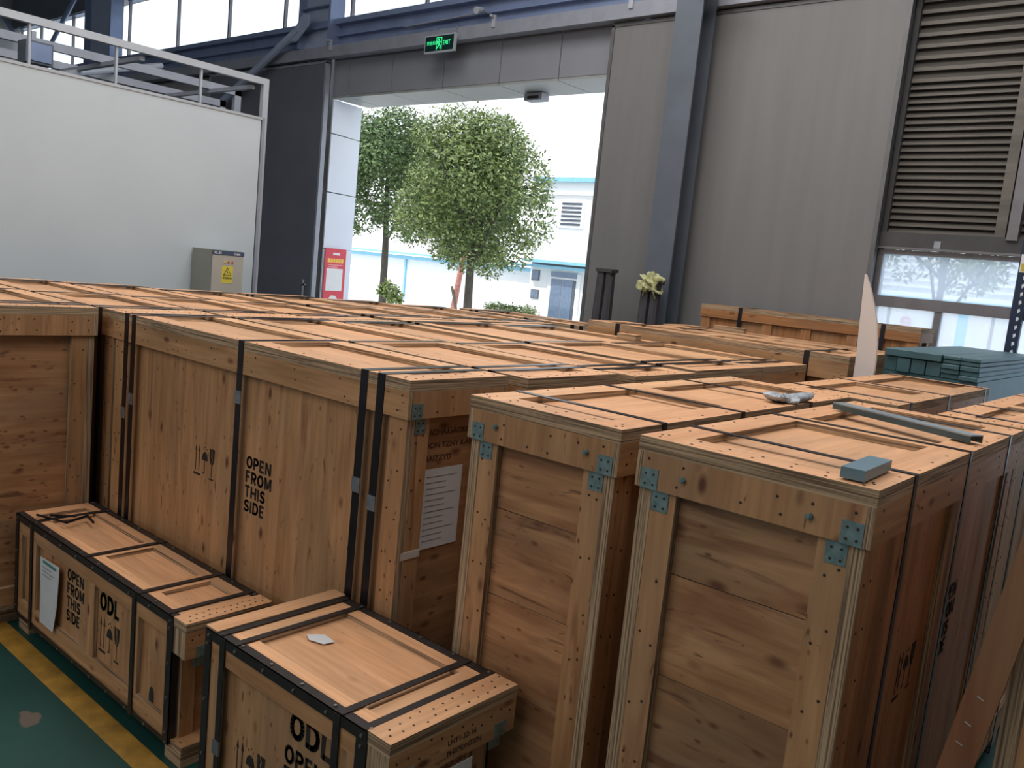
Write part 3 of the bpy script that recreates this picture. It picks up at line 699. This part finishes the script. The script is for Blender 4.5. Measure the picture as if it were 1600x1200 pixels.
# delivery note on its end, with a strip of tape lower down
pp = MB().box(2.357, 2.359, .15, .37, 1.05, 1.38).obj('paper_sheet', 'paper', C, label='white printed paper sheet')
mb = MB()
for i in range(12): mb.box(2.359, 2.3595, .17, .17+(.11 if i % 3 else .17), 1.345-i*.024, 1.349-i*.024)
mb.obj('printed_lines', 'print', pp)
MB().box(2.386, 2.389, .035, .135, 1.04, 1.07).obj('tape_strip', 'tape', C, label='strip of clear packing tape')

B = crate('tall_crate', -1.99, -1.36, 2.17, 4.17, 1.75, 'Y', 'tall crate with knotted plywood end and teal brackets, left of the two right-hand crates', 'tall crates standing end-on at the right', [.25, .83, 1.5], [.95], True, knotty=True, brackets=(0,), seals=(0, 0, 0))
A = crate('tall_crate', -1.265, -.59, 2.12, 3.94, 1.76, 'Y', 'tall crate with knotted plywood end, nearest the camera, steel bar lying on top', 'tall crates standing end-on at the right', [.31, .93, 1.56], [.93], True, knotty=True, brackets=(0,), side_mid=[.93])
stencil('stencil_lettering', A, ('OPEN', 'FROM', 'THIS', 'SIDE'), (1.05, .0332, 1.25), (1, 0, 0), (0, 0, 1), .056, .069, 'ink', xs=1.08)
symbols(A, (.60, .0332, 1.15), (1, 0, 0), (0, 0, 1), .155)
for c_, sp in ((A, [(-.0, .155, 1.655), (0, .52, 1.66)]), (B, [(0, .12, 1.655), (0, .50, 1.66)])):
    for p in sp:
        mb = MB().tube((-.012, p[1], p[2]), (.0, p[1], p[2]), .009, n=6).tube((-.016, p[1], p[2]), (-.012, p[1], p[2]), .005, n=6)
        mb.obj('bolt', 'bracket', c_, label='protruding steel bolt')
crate('tall_crate', -1.775, -1.16, 4.24, 6.2, 1.74, 'Y', 'tall crate behind the left one of the right-hand crates, before the foam strip', 'tall crates standing end-on at the right', [.22, .95, 1.85], [.95], True)
crate('tall_crate', -.93, -.60, 4.0, 5.9, 1.76, 'Y', 'narrow tall crate behind the crate that carries the steel bar', 'tall crates standing end-on at the right', [.2, .72, 1.7], [.95], True)
crate('tall_crate', -.27, .40, 2.10, 4.0, 1.76, 'Y', 'tall crate cut off at the right edge, behind the leaning wooden batten', 'tall crates standing end-on at the right', [.31, .93, 1.56], [.93], True, knotty=True)
crate('tall_crate', -7.2, -4.81, 1.40, 2.13, 1.75, 'X', 'tall crate cut off at the left edge, its dark end above the low long crate', GR, [.16, .24, 1.27, 2.14, 2.24], [1.27], True, rim=.11)
ordn = ['second', 'third', 'fourth', 'fifth']
rows = [(2.79, 3.47), (3.54, 4.14), (4.21, 5.07), (5.13, 5.86)]
for i, (a, b_) in enumerate(rows):
    crate('tall_crate', -4.69+.04*(i % 2), -2.24+.03*((i*2) % 3), a, b_, 1.745-.006*(i % 2), 'X', '%s crate of the right-hand row, counting back from the OPEN FROM THIS SIDE crate' % ordn[i], GR, ST, [1.27], i < 2)
rows2 = [(2.20, 2.78, -7.15, -4.78), (2.84, 3.44, -7.12, -4.77), (3.51, 4.12, -6.95, -4.74), (4.19, 4.88, -6.75, -4.76), (4.95, 5.58, -6.6, -4.76), (5.65, 6.22, -6.35, -4.76), (6.3, 6.9, -6.05, -4.35)]
ordn2 = ['first', 'second', 'third', 'fourth', 'fifth', 'sixth', 'seventh and last']
for i, (a, b_, x0, x1) in enumerate(rows2):
    L = x1-x0; s = [.16, .24, L*.52, L-.26, L-.16]
    crate('tall_crate', x0, x1, a, b_, 1.742-.005*(i % 3), 'X', '%s crate behind the left-edge crate in the left-hand row' % ordn2[i], GR, s, [L*.52], i < 2)
for i, (a, b_, x0, x1, lab) in enumerate(((5.96, 6.48, -4.2, -1.99, 'slightly higher long crate, front one of the three behind the packed rows'), (6.6, 7.02, -3.95, -2.05, 'slightly higher long crate, middle one of the three behind the packed rows'), (7.12, 7.55, -4.15, -2.02, 'slightly higher long crate, rear one of the three behind the packed rows'))):
    crate('long_crate', x0, x1, a, b_, 1.83-.005*i, 'X', lab, 'three higher long crates behind the rows', [.3, x1-x0-.3], [1.0], False, rim=.13)
crate('long_crate', -4.35, -2.15, 8.2, 8.62, 2.03, 'X', 'tall orange-brown battened crate standing before the grey sliding door', None, [.45, 1.87], [1.1], False, tone='red', side_mid=[.75, 1.15, 1.6], rim=.085)

# ------------------------------------------------------------------ low crates with black metal edging
def low_crate(x0, x1, y0, y1, h, label, tops, fronts, panels, cap=.09, capl=0., capt=0., sk=.08, mids=()):
    """front face local y=0; panels are the x limits between the front uprights"""
    L, W = x1-x0, y1-y0; root = empty('low_crate', (x0, y0, 0), 0, label, 'crate', 'low crates edged with black metal strip')
    F0, F1 = capl, L-cap
    for xx in (.02, L-.15): board('skid', root, xx, xx+.13, .015, W-.015, 0, sk, 'woodY')
    board('base_board', root, 0.01, L-.01, .01, W-.01, sk, sk+.02, 'woodX')
    for s in (0, 1):
        f = (lambda a, b_: (a, b_)) if s == 0 else (lambda a, b_: (W-b_, W-a))
        board('side_panel', root, F0, F1, *f(.022, .036), sk+.02, h-.035, 'woodZ')
        board('side_rail', root, F0, F1, *f(.002, .022), h-.10, h-.035, 'woodX'); board('side_rail', root, F0, F1, *f(.002, .022), sk+.02, sk+.10, 'woodX')
        for a, b_ in panels: board('side_upright', root, a, b_, *f(.002, .022), sk+.10, h-.10, 'woodZ')
    for s in (0, 1):
        f = (lambda a, b_: (a, b_)) if s == 0 else (lambda a, b_: (L-b_, L-a))
        q = (cap-.004) if s else max(capl-.004, .004)
        board('end_panel', root, *f(q+.0, q+.016), .037, W-.037, sk+.02, h-.035, 'woodY')
        board('end_rim', root, *f(.0, .03), .0, W, h-.15, h-.035, 'woodY')
        if q > .03: board('rim_packer', root, *f(.03, q), .002, W-.002, h-.15, h-.035, 'woodY')
        for yy in (.037, W-.1): board('end_upright', root, *f(max(q-.012, 0), q), yy, yy+.063, sk+.02, h-.15, 'woodZ')
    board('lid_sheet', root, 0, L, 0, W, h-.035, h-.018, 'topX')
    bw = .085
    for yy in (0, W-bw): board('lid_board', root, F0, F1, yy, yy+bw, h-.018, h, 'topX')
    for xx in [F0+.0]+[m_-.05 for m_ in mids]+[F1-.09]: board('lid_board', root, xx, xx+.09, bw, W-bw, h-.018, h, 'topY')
    board('lid_end_board', root, F1, L, 0, W, h-.018, h+.006, 'topY'); 
    if capt: board('lid_end_board', root, -.004, capt, -.002, W+.002, h+.004, h+.012, 'topY')
    # black edging: top, foot and corners
    e = .034; t = .003
    for s in (0, 1):
        yf = (-t, 0) if s == 0 else (W, W+t); yt = (-t, e) if s == 0 else (W-e, W+t)
        MB().box(F0, F1, *yf, h-e, h+t).box(F0, F1, *yt, h, h+t).obj('edge_strip', 'edging', root)
        MB().box(F0, F1, *yf, sk-.004, sk+.014).obj('edge_strip', 'edging', root)
        for a, b_ in ((F0-.003, F0+e), (F1-e-.01, F1+.003)): MB().box(a, b_, yf[0]-.001, yf[1], sk, h).obj('corner_strip', 'edging', root)
    MB().box(F1-.002, F1+t, -.004, .03, sk, h-.15).obj('corner_strip', 'edging', root)
    for xx in tops: MB().box(xx-.014, xx+.014, -t, W+t, h+t, h+2*t+.001).obj('top_strap', 'edging', root)
    for xx in fronts:
        MB().box(xx-.015, xx+.015, -2*t, -t, sk-.01, h).box(xx-.015, xx+.015, -t, W+t, sk-.01, sk-.005).box(xx-.015, xx+.015, W+t, W+2*t, sk-.01, h).obj('side_strap', 'edging', root)
    sp = []; k = int((F1-F0)/.17)
    for i in range(k+1):
        xx = F0+.02+(F1-F0-.04)*i/k; sp += [((xx, -t, h-.018), (0, -1, 0)), ((xx+.02, .014, h+t), (0, 0, 1)), ((xx, W-.014, h+t), (0, 0, 1)), ((xx, -t, sk+.004), (0, -1, 0))]
    for j in range(4): sp += [((F1-.02, -t-.001, sk+.05+j*(h-sk-.1)/3), (0, -1, 0)), ((F0+.015, -t-.001, sk+.05+j*(h-sk-.1)/3), (0, -1, 0))]
    hexes(sp, .006, .005).obj('rivets', 'rivet', root, kind='stuff')
    sp = []
    rnd = random.Random(int(x0*100))
    for i in range(12):
        yy = .03+(W-.06)*i/11; sp += [((L-.03+rnd.uniform(-.01, .01), yy, h+.006), (0, 0, 1)), ((L-.07+rnd.uniform(-.01, .01), yy+.02, h+.006), (0, 0, 1)), ((L, yy, h-.07+rnd.uniform(-.03, .03)), (1, 0, 0))]
    hexes(sp, .004).obj('nail_heads', 'nail', root, kind='stuff')
    for yy in (.05, W-.10):
        MB().box(L, L+.003, yy, yy+.055, h-.15, h-.10).box(L-.02, L-.017, yy, yy+.055, h-.20, h-.15).obj('corner_bracket', 'bracket', root, label='galvanised steel corner bracket')
    return root
E_ = low_crate(-4.79, -3.02, 1.73, 2.135, .64, 'long low crate on the yellow floor line, white paper on its front', [.20, .82, 1.36, 1.62], [.21, 1.335], [(0.0, .075), (.17, .26), (.87, .94), (1.29, 1.37), (1.60, 1.67)], cap=.10, mids=(.82, 1.36))
stencil('stencil_lettering', E_, ('OPEN', 'FROM', 'THIS', 'SIDE'), (.60, .0212, .515), (1, 0, 0), (0, 0, 1), .056, .070, 'ink', xs=1.0)
stencil('stencil_letters', E_, ('ODL',), (.96, .0212, .515), (1, 0, 0), (0, 0, 1), .085, .1, 'inkgreen', xs=.92, wt=.22)
stencil('stencil_shadow', E_, ('ODL',), (.966, .0212, .519), (1, 0, 0), (0, 0, 1), .085, .1, 'ink', xs=.92, wt=.16)
symbols(E_, (.965, .0212, .395), (1, 0, 0), (0, 0, 1), .17)
dx = -.07; pp = MB().poly([(.40, -.0045, .50), (.42, -.006, .30), (.41, -.004, .15), (.60, -.014, .16), (.62, -.006, .30), (.635, -.0045, .51)], (0, -.0008, 0)).obj('paper_sheet', 'paper', E_, label='creased white paper sheet taped on'); pp.location.x = dx
MB().box(.44, .60, -.0075, -.0068, .478, .492).obj('paper_heading', 'printgreen', pp)
mb = MB()
for i in range(3): mb.box(.44, .54+.03*(i % 2), -.0079, -.0072, .455-i*.02, .459-i*.02)
mb.obj('printed_lines', 'print', pp)
MB().poly([(1.475+.022*math.cos(t), .0212, .20+.05*math.sin(t)) for t in [math.pi*i/8 for i in range(16)]], (0, -.0008, 0)).obj('hand_hole', 'black', E_, label='oval hand hole')
mb = MB()
for a, b_ in (((.16, .05), (.36, .12)), ((.36, .12), (.30, .25)), ((.30, .25), (.42, .23)), ((.2, .1), (.28, .2))):
    mb.tube((a[0], a[1], .634), (b_[0], b_[1], .634), .007, n=6)
tag(mb.obj('strap_offcut', 'strap'), 'twisted offcut of brown strap on the far end of the long low crate', 'strap').location = (-4.82, 1.73, .022)
F_ = low_crate(-2.60, -1.62, 1.57, 2.13, .83, 'low crate in the foreground with letters ODL, broad plain lid', [.085, .18, .755, .865], [.11, .745], [(.0, .095), (.73, .875)], cap=.10, capl=.0, capt=.07, sk=.1, mids=(.12,))
stencil('stencil_letters', F_, ('ODL',), (.49, .0212, .722), (1, 0, 0), (0, 0, 1), .088, .1, 'ink', xs=1.02, wt=.22)
stencil('stencil_lettering', F_, ('OPEN', 'FROM', 'THIS', 'SIDE'), (.47, .0212, .60), (1, 0, 0), (0, 0, 1), .062, .076, 'ink', xs=1.0)
symbols(F_, (.19, .0212, .49), (1, 0, 0), (0, 0, 1), .15)
put_text('handwriting', F_, 'LHT1-22-16\nPHX*DNTXN\nKANIIN', (.981, .24, .76), (0, 1, 0), (0, 0, 1), .026, 'marker', xs=1.0, line=1.4)
pp = MB().box(.981, .983, .22, .36, .52, .66).obj('paper_sheet', 'paper', F_, label='white delivery note')
plain('strap_seal', F_, .09, .13, -.012, -.005, .40, .45, 'seal')
mb = MB().poly([(-2.37, 1.83, .8165), (-2.33, 1.81, .8175), (-2.27, 1.83, .8168), (-2.26, 1.87, .818), (-2.33, 1.88, .8168)], (0, 0, .002))
tag(mb.obj('paper_scrap', 'paper'), 'torn scrap of white paper lying on the lid of the foreground low crate', 'paper')

# ------------------------------------------------------------------ things lying on and around the crates
sb = empty('steel_bar', (-.90, 3.372, 1.767), R(-24.5), 'flat blue-grey steel bar lying across the top of the nearest tall crate', 'bar')
plain('bar_web', sb, -.31, .31, -.035, .03, .022, .027, 'bartop'); plain('bar_flange', sb, -.31, .31, -.035, -.03, 0, .022, 'bar'); plain('bar_flange', sb, -.31, .31, .025, .03, 0, .022, 'bar')
bk = MB(); bk.box(-.03, .03, -.12, .12, 0, .028); bo = bk.obj('plastic_block', 'plastic')
tag(bo, 'small blue-grey plastic block on the front corner of the nearest tall crate', 'block'); bo.location = (-.672, 2.27, 1.7655); bo.rotation_euler = (0, 0, R(2))
bm = bmesh.new(); bmesh.ops.create_icosphere(bm, subdivisions=4, radius=1)
rnd = random.Random(3); offs = [(Vector((rnd.uniform(-1, 1), rnd.uniform(-1, 1), rnd.uniform(-1, 1))).normalized(), rnd.uniform(.5, 1)) for _ in range(26)]
for v in bm.verts:
    n_ = v.co.normalized(); r_ = .8+.22*sum(max(0, n_.dot(o_))**14*a_*2 for o_, a_ in offs)-.18*abs(math.sin(7*n_.x+4*n_.y))
    v.co = Vector((n_.x*.06*r_, n_.y*.10*r_, max(-.0, n_.z*.036*r_)))
me = bpy.data.meshes.new('plastic_bag'); bm.to_mesh(me); bm.free(); me.materials.append(M['bag'])
bg_ = bpy.data.objects.new('plastic_bag', me); bg_.location = (-1.43, 3.53, 1.756); col.objects.link(bg_)
tag(bg_, 'crumpled clear plastic bag on the left right-hand crate near its edge', 'bag')
# white pointed foam strip standing between crates
pts = [(-1.957, 2.395), (-1.948, 2.39), (-1.905, 2.30), (-1.862, 2.18), (-1.826, 2.06), (-1.808, 1.94), (-1.80, 1.8), (-1.80, 1.6), (-1.81, 0), (-1.925, 0), (-1.93, 1.8)]
tag(MB().poly([(x, 5.9, z) for x, z in pts][::-1], (0, .03, 0)).obj('foam_strip', 'foam'), 'tall pointed white foam strip standing upright behind the crates', 'foam')
# batten leaning at the right
lp = MB().poly([(-.525, 2.035, 0.0), (-.46, 2.035, 0.0), (-.19, 2.035, 1.86), (-.255, 2.035, 1.87)], (0, .022, 0))
lo = lp.obj('wooden_batten', 'battenZ'); tag(lo, 'reddish wooden batten leaning in front of the gap at the right edge', 'batten')
for q in ((-.325, 1.27), (-.315, 1.32), (-.30, 1.385)): MB().tube((q[0], 2.033, q[1]), (q[0]+.014, 2.033, q[1]-.006), .002, n=5).obj('staple', 'rivet', lo, label='shiny staple')

# small wooden offcuts on the far lids
for x, y, z, l_, w_, rz, lab in ((-3.55, 5.6, 1.742, .16, .09, 5, 'pale short wood offcut on a crate lid before the higher long crates'), (-3.55, 7.3, 1.821, .3, .06, 0, 'long pale wood offcut on the rear higher crate')):
    o = MB().box(-l_/2, l_/2, -w_/2, w_/2, 0, .045, (0, 1)).obj('wood_offcut', ['topX', 'edgeZ']); o.location = (x, y, z); o.rotation_euler = (0, 0, R(rz)); tag(o, lab, 'wood')

# stack of teal painted timbers, each its own thing
def timber(x0, x1, z0, z1, y0, y1, label):
    o = MB().box(x0, x1, y0, y1, z0, z1).obj('teal_timber', 'teal')
    bv = o.modifiers.new('bevel', 'BEVEL'); bv.width = .004; bv.segments = 1
    return tag(o, label, 'timber', 'stack of teal painted timbers')
TX, TY = -1.93, 6.5
timber(TX, TX+.385, 1.848, 1.90, TY-.0, 8.7, 'wide teal slab on top of the stack, left half')
timber(TX+.39, TX+.505, 1.875, 1.90, TY+.02, 8.7, 'thin teal timber on top of the stack, next to the wide slab')
timber(TX+.508, TX+.63, 1.875, 1.90, TY+.01, 8.7, 'thin teal timber on top of the stack, right-hand corner')
timber(TX+.39, TX+.505, 1.845, 1.872, TY+.03, 8.7, 'thin teal timber under the top layer, beside the corner one')
timber(TX+.508, TX+.63, 1.845, 1.872, TY+.015, 8.7, 'thin teal timber under the top right-hand corner')
for i, w0 in enumerate((0, .09, .185, .285)):
    timber(TX+w0+.002, TX+(.088, .183, .283, .385)[i], 1.74, 1.843, TY+(.03, .01, .02, .025)[i], 8.7, ['leftmost', 'second', 'third', 'fourth'][i]+' square teal timber under the wide slab, counting from the left')
for k in range(3):
    for j in range(2):
        a = TX+.39+j*.118; timber(a, a+(.115 if j == 0 else .122), 1.808-k*.034, 1.841-k*.034, TY+.012*((k+j) % 3), 8.7, ('left' if j == 0 else 'right')+' thin teal timber in the corner column, '+['third', 'fourth', 'fifth'][k]+' layer from the top')
sh = empty('timber_stand', (TX, TY, 0), 0, 'teal painted stand under the stack of teal timbers', 'stand')
plain('stand_deck', sh, -.0, .63, .03, 2.2, 1.60, 1.738, 'teal')
for xx in (.0, .53):
    for yy in (.05, 2.05): plain('leg', sh, xx, xx+.1, yy, yy+.1, 0, 1.6, 'teal')
plain('side_board', sh, .605, .628, .15, 2.05, .7, 1.6, 'teal')

# navy rack upright with punched holes
rk = empty('rack_upright', (-1.60, 8.86, 0), 0, 'dark navy punched steel rack upright at the right edge of the frame', 'rack')
plain('post_face', rk, 0, .10, 0, .006, 0, 2.9, 'navy'); plain('post_flange', rk, 0, .006, .006, .07, 0, 2.9, 'navy'); plain('post_flange', rk, .094, .10, .006, .07, 0, 2.9, 'navy'); plain('foot_plate', rk, -.03, .13, -.03, .1, 0, .008, 'navy')
mb = MB()
for i in range(18): mb.poly([(.055, -.001, 1.5+i*.075), (.075, -.001, 1.52+i*.075), (.068, -.001, 1.545+i*.075), (.05, -.001, 1.535+i*.075)], (0, -.001, 0))
mb.obj('punched_holes', 'hole', rk, kind='stuff')
lbp = plain('rack_label', rk, .01, .10, -.004, -.001, 2.62, 2.78, 'white', label='white and yellow rack label'); plain('label_band', lbp, .02, .09, -.006, -.004, 2.63, 2.70, 'yellow')

# two timber trestles by the door, one draped with pale webbing
def trestle(x, y, label, top=2.3):
    t = empty('trestle', (x, y, 0), 0, label, 'trestle', None)
    for s in (-1, 1): MB().poly([(s*.10-.055, -.03, 0), (s*.10+.055, -.03, 0), (s*.062+.045, -.03, top-.04), (s*.062-.045, -.03, top-.04)], (0, .06, 0)).obj('leg', 'trestle', t)
    plain('cap', t, -.125, .135, -.045, .045, top-.04, top, 'trestle'); plain('cross_bar', t, -.2, .2, .03, .06, 1.0, 1.07, 'trestle'); plain('brace', t, -.17, .17, -.06, -.03, .45, .52, 'trestle')
    MB().tube((.10, -.06, top-.07), (.13, -.06, top-.01), .014).obj('hook', 'rubber', t)
    return t
trestle(-5.67, 8.3, 'dark timber trestle at the right side of the doorway, bare top')
trestle(-4.985, 8.2, 'dark timber trestle before the steel column, draped with pale webbing', 2.22)
bm = bmesh.new(); bmesh.ops.create_icosphere(bm, subdivisions=4, radius=1)
for v in bm.verts:
    n_ = v.co.normalized(); k = 1+.22*math.sin(9*n_.z+5*n_.x)+.16*math.sin(13*n_.x+7*n_.z)+.1*math.sin(11*n_.y)
    v.co = Vector((n_.x*.125*k, n_.y*.08*k, n_.z*.10*k-(.06 if abs(n_.x) > .5 and n_.z < 0 else 0)))
me = bpy.data.meshes.new('webbing_bundle'); bm.to_mesh(me); bm.free(); me.materials.append(M['cloth'])
wb = bpy.data.objects.new('webbing_bundle', me); wb.location = (-4.985, 8.18, 2.19); col.objects.link(wb); tag(wb, 'bundle of pale green lifting webbing hung over the trestle before the column', 'webbing')

# electric cabinet before the partition
cb = empty('electric_cabinet', (-7.62, 4.43, 0), 0, 'cream steel electric cabinet with yellow warning label before the white partition', 'cabinet')
plain('cabinet_body', cb, -.36, 0, 0, .345, 0, 2.085, 'creamside'); plain('cabinet_door', cb, 0, .012, .006, .339, .05, 2.04, 'cream'); hd = plain('header_strip', cb, 0, .014, 0, .345, 2.04, 2.083, 'cabblue', label='dark blue header strip')
put_text('header_lettering', hd, 'XL-21', (.0145, .02, 2.076), (0, 1, 0), (0, 0, 1), .032, 'white', bold=.001)
put_text('header_mark', hd, 'Cem', (.0145, .235, 2.076), (0, 1, 0), (0, 0, 1), .034, 'white', bold=.001)
for i, m_ in enumerate(('warn', 'redlamp', 'redlamp')): MB().tube((.012, .135+i*.042, 1.975), (.02, .135+i*.042, 1.975), .009, n=10).obj('indicator_lamp', m_, cb)
wl_ = plain('warning_label', cb, .012, .014, .11, .23, 1.77, 1.935, 'warn', label='yellow electric shock warning label')
mb = MB(); T3 = lambda s_, z0: [(.0142, .17-s_, z0), (.0142, .17+s_, z0), (.0142, .17, z0+s_*1.75)]
MB().poly(T3(.045, 1.845), (.0005, 0, 0)).obj('triangle_border', 'black', wl_); MB().poly([(p[0]+.0006, p[1], p[2]) for p in T3(.034, 1.851)], (.0004, 0, 0)).obj('triangle', 'warn', wl_)
MB().poly([(.0154, .172, 1.895), (.0154, .162, 1.875), (.0154, .169, 1.875), (.0154, .165, 1.857), (.0154, .178, 1.88), (.0154, .171, 1.88)], (.0004, 0, 0)).obj('bolt_symbol', 'black', wl_)
put_text('warning_lettering', wl_, '有电危险', (.0145, .118, 1.832), (0, 1, 0), (0, 0, 1), .026, 'black')

# exit sign hung from the beam
ex = empty('exit_sign', (-9.12, 8.62, 5.08), 0, 'green lit emergency exit sign hung over the doorway', 'sign')
plain('sign_housing', ex, -.30, .30, -.02, .02, 0, .24, 'alu'); fc = plain('sign_face', ex, -.28, .28, -.024, -.02, .02, .22, 'exitback')
put_text('sign_lettering', fc, '安全出口', (-.25, -.0245, .155), (1, 0, 0), (0, 0, 1), .056, 'exitgreen', bold=.0005)
put_text('sign_lettering', fc, 'EXIT', (.075, -.0245, .16), (1, 0, 0), (0, 0, 1), .083, 'exitgreen', bold=.0008, xs=.85)
mb = MB()
for q in ((-.055, -.045, .03, .2), (.045, .055, .03, .2), (-.055, .055, .19, .2)): mb.box(q[0], q[1], -.0255, -.0245, q[2], q[3])
mb.obj('door_symbol', 'exitgreen', fc)
mb = MB()
mb.poly([(-.008+.014*math.cos(t), -.0255, .168+.014*math.sin(t)) for t in [math.pi*i/5 for i in range(10)]], (0, .0008, 0))
for a, b_ in (((-.02, .145), (.012, .105)), ((.0, .15), (.035, .13)), ((-.02, .145), (-.036, .12)), ((.008, .108), (.03, .08)), ((.03, .08), (.024, .045)), ((.004, .108), (-.015, .075)), ((-.015, .075), (-.04, .05))):
    mb.tube((a[0], -.0258, a[1]), (b_[0], -.0258, b_[1]), .007, n=5)
mb.obj('running_figure', 'exitgreen', fc)
for xx in (-.2, .2): MB().tube((xx, 0, .24), (xx, .1, .36), .006).obj('hanger_rod', 'rail', ex)
MB().tube((-.1, 0, .24), (-.02, .02, .33), .004).tube((-.02, .02, .33), (.2, .02, .30), .004).obj('cable', 'rail', ex)
sn = empty('door_sensor', (-8.05, 9.55, 4.56), 0, 'small grey motion sensor under the door soffit', 'sensor'); plain('sensor_body', sn, -.16, .16, -.08, .08, 0, .10, 'rail'); plain('sensor_window', sn, -.1, .1, -.085, -.08, .02, .06, 'black')
fl = empty('spot_lamp', (-8.46, 8.70, 5.60), 0, 'small white lamp on the beam above the exit sign', 'lamp'); MB().tube((0, 0, 0), (0, -.1, -.03), .035, .05, 12).obj('lamp_shade', 'alu', fl); plain('lamp_arm', fl, -.01, .01, 0, .16, -.01, .01, 'rail')

# red poster on the jamb
po = empty('poster', (-11.93, 9.03, 1.05), R(8), 'red notice poster on the left door jamb', 'poster')
plain('poster_sheet', po, .0, .008, 0, .50, 0, 1.17, 'poster'); X_ = .0085
def pr(name, m_, y0, y1, z0, z1): plain(name, po, .008, .0095, y0, y1, z0, z1, m_)
pr('poster_title', 'white', .18, .34, 1.06, 1.10); 
for i in range(6): pr('poster_headline', 'posteryel', .06+i*.065, .115+i*.065, .93, 1.0)
for i in range(2): pr('poster_line', 'pink', .07, .43-.12*i, .885-i*.035, .897-i*.035)
pr('poster_text_field', 'white', .05, .44, .45, .83)
MB().poly([(.0085, .06, .12), (.0085, .44, .12), (.0085, .42, .24), (.0085, .30, .36), (.0085, .20, .37), (.0085, .08, .27)], (.001, 0, 0)).obj('poster_picture', 'white', po)
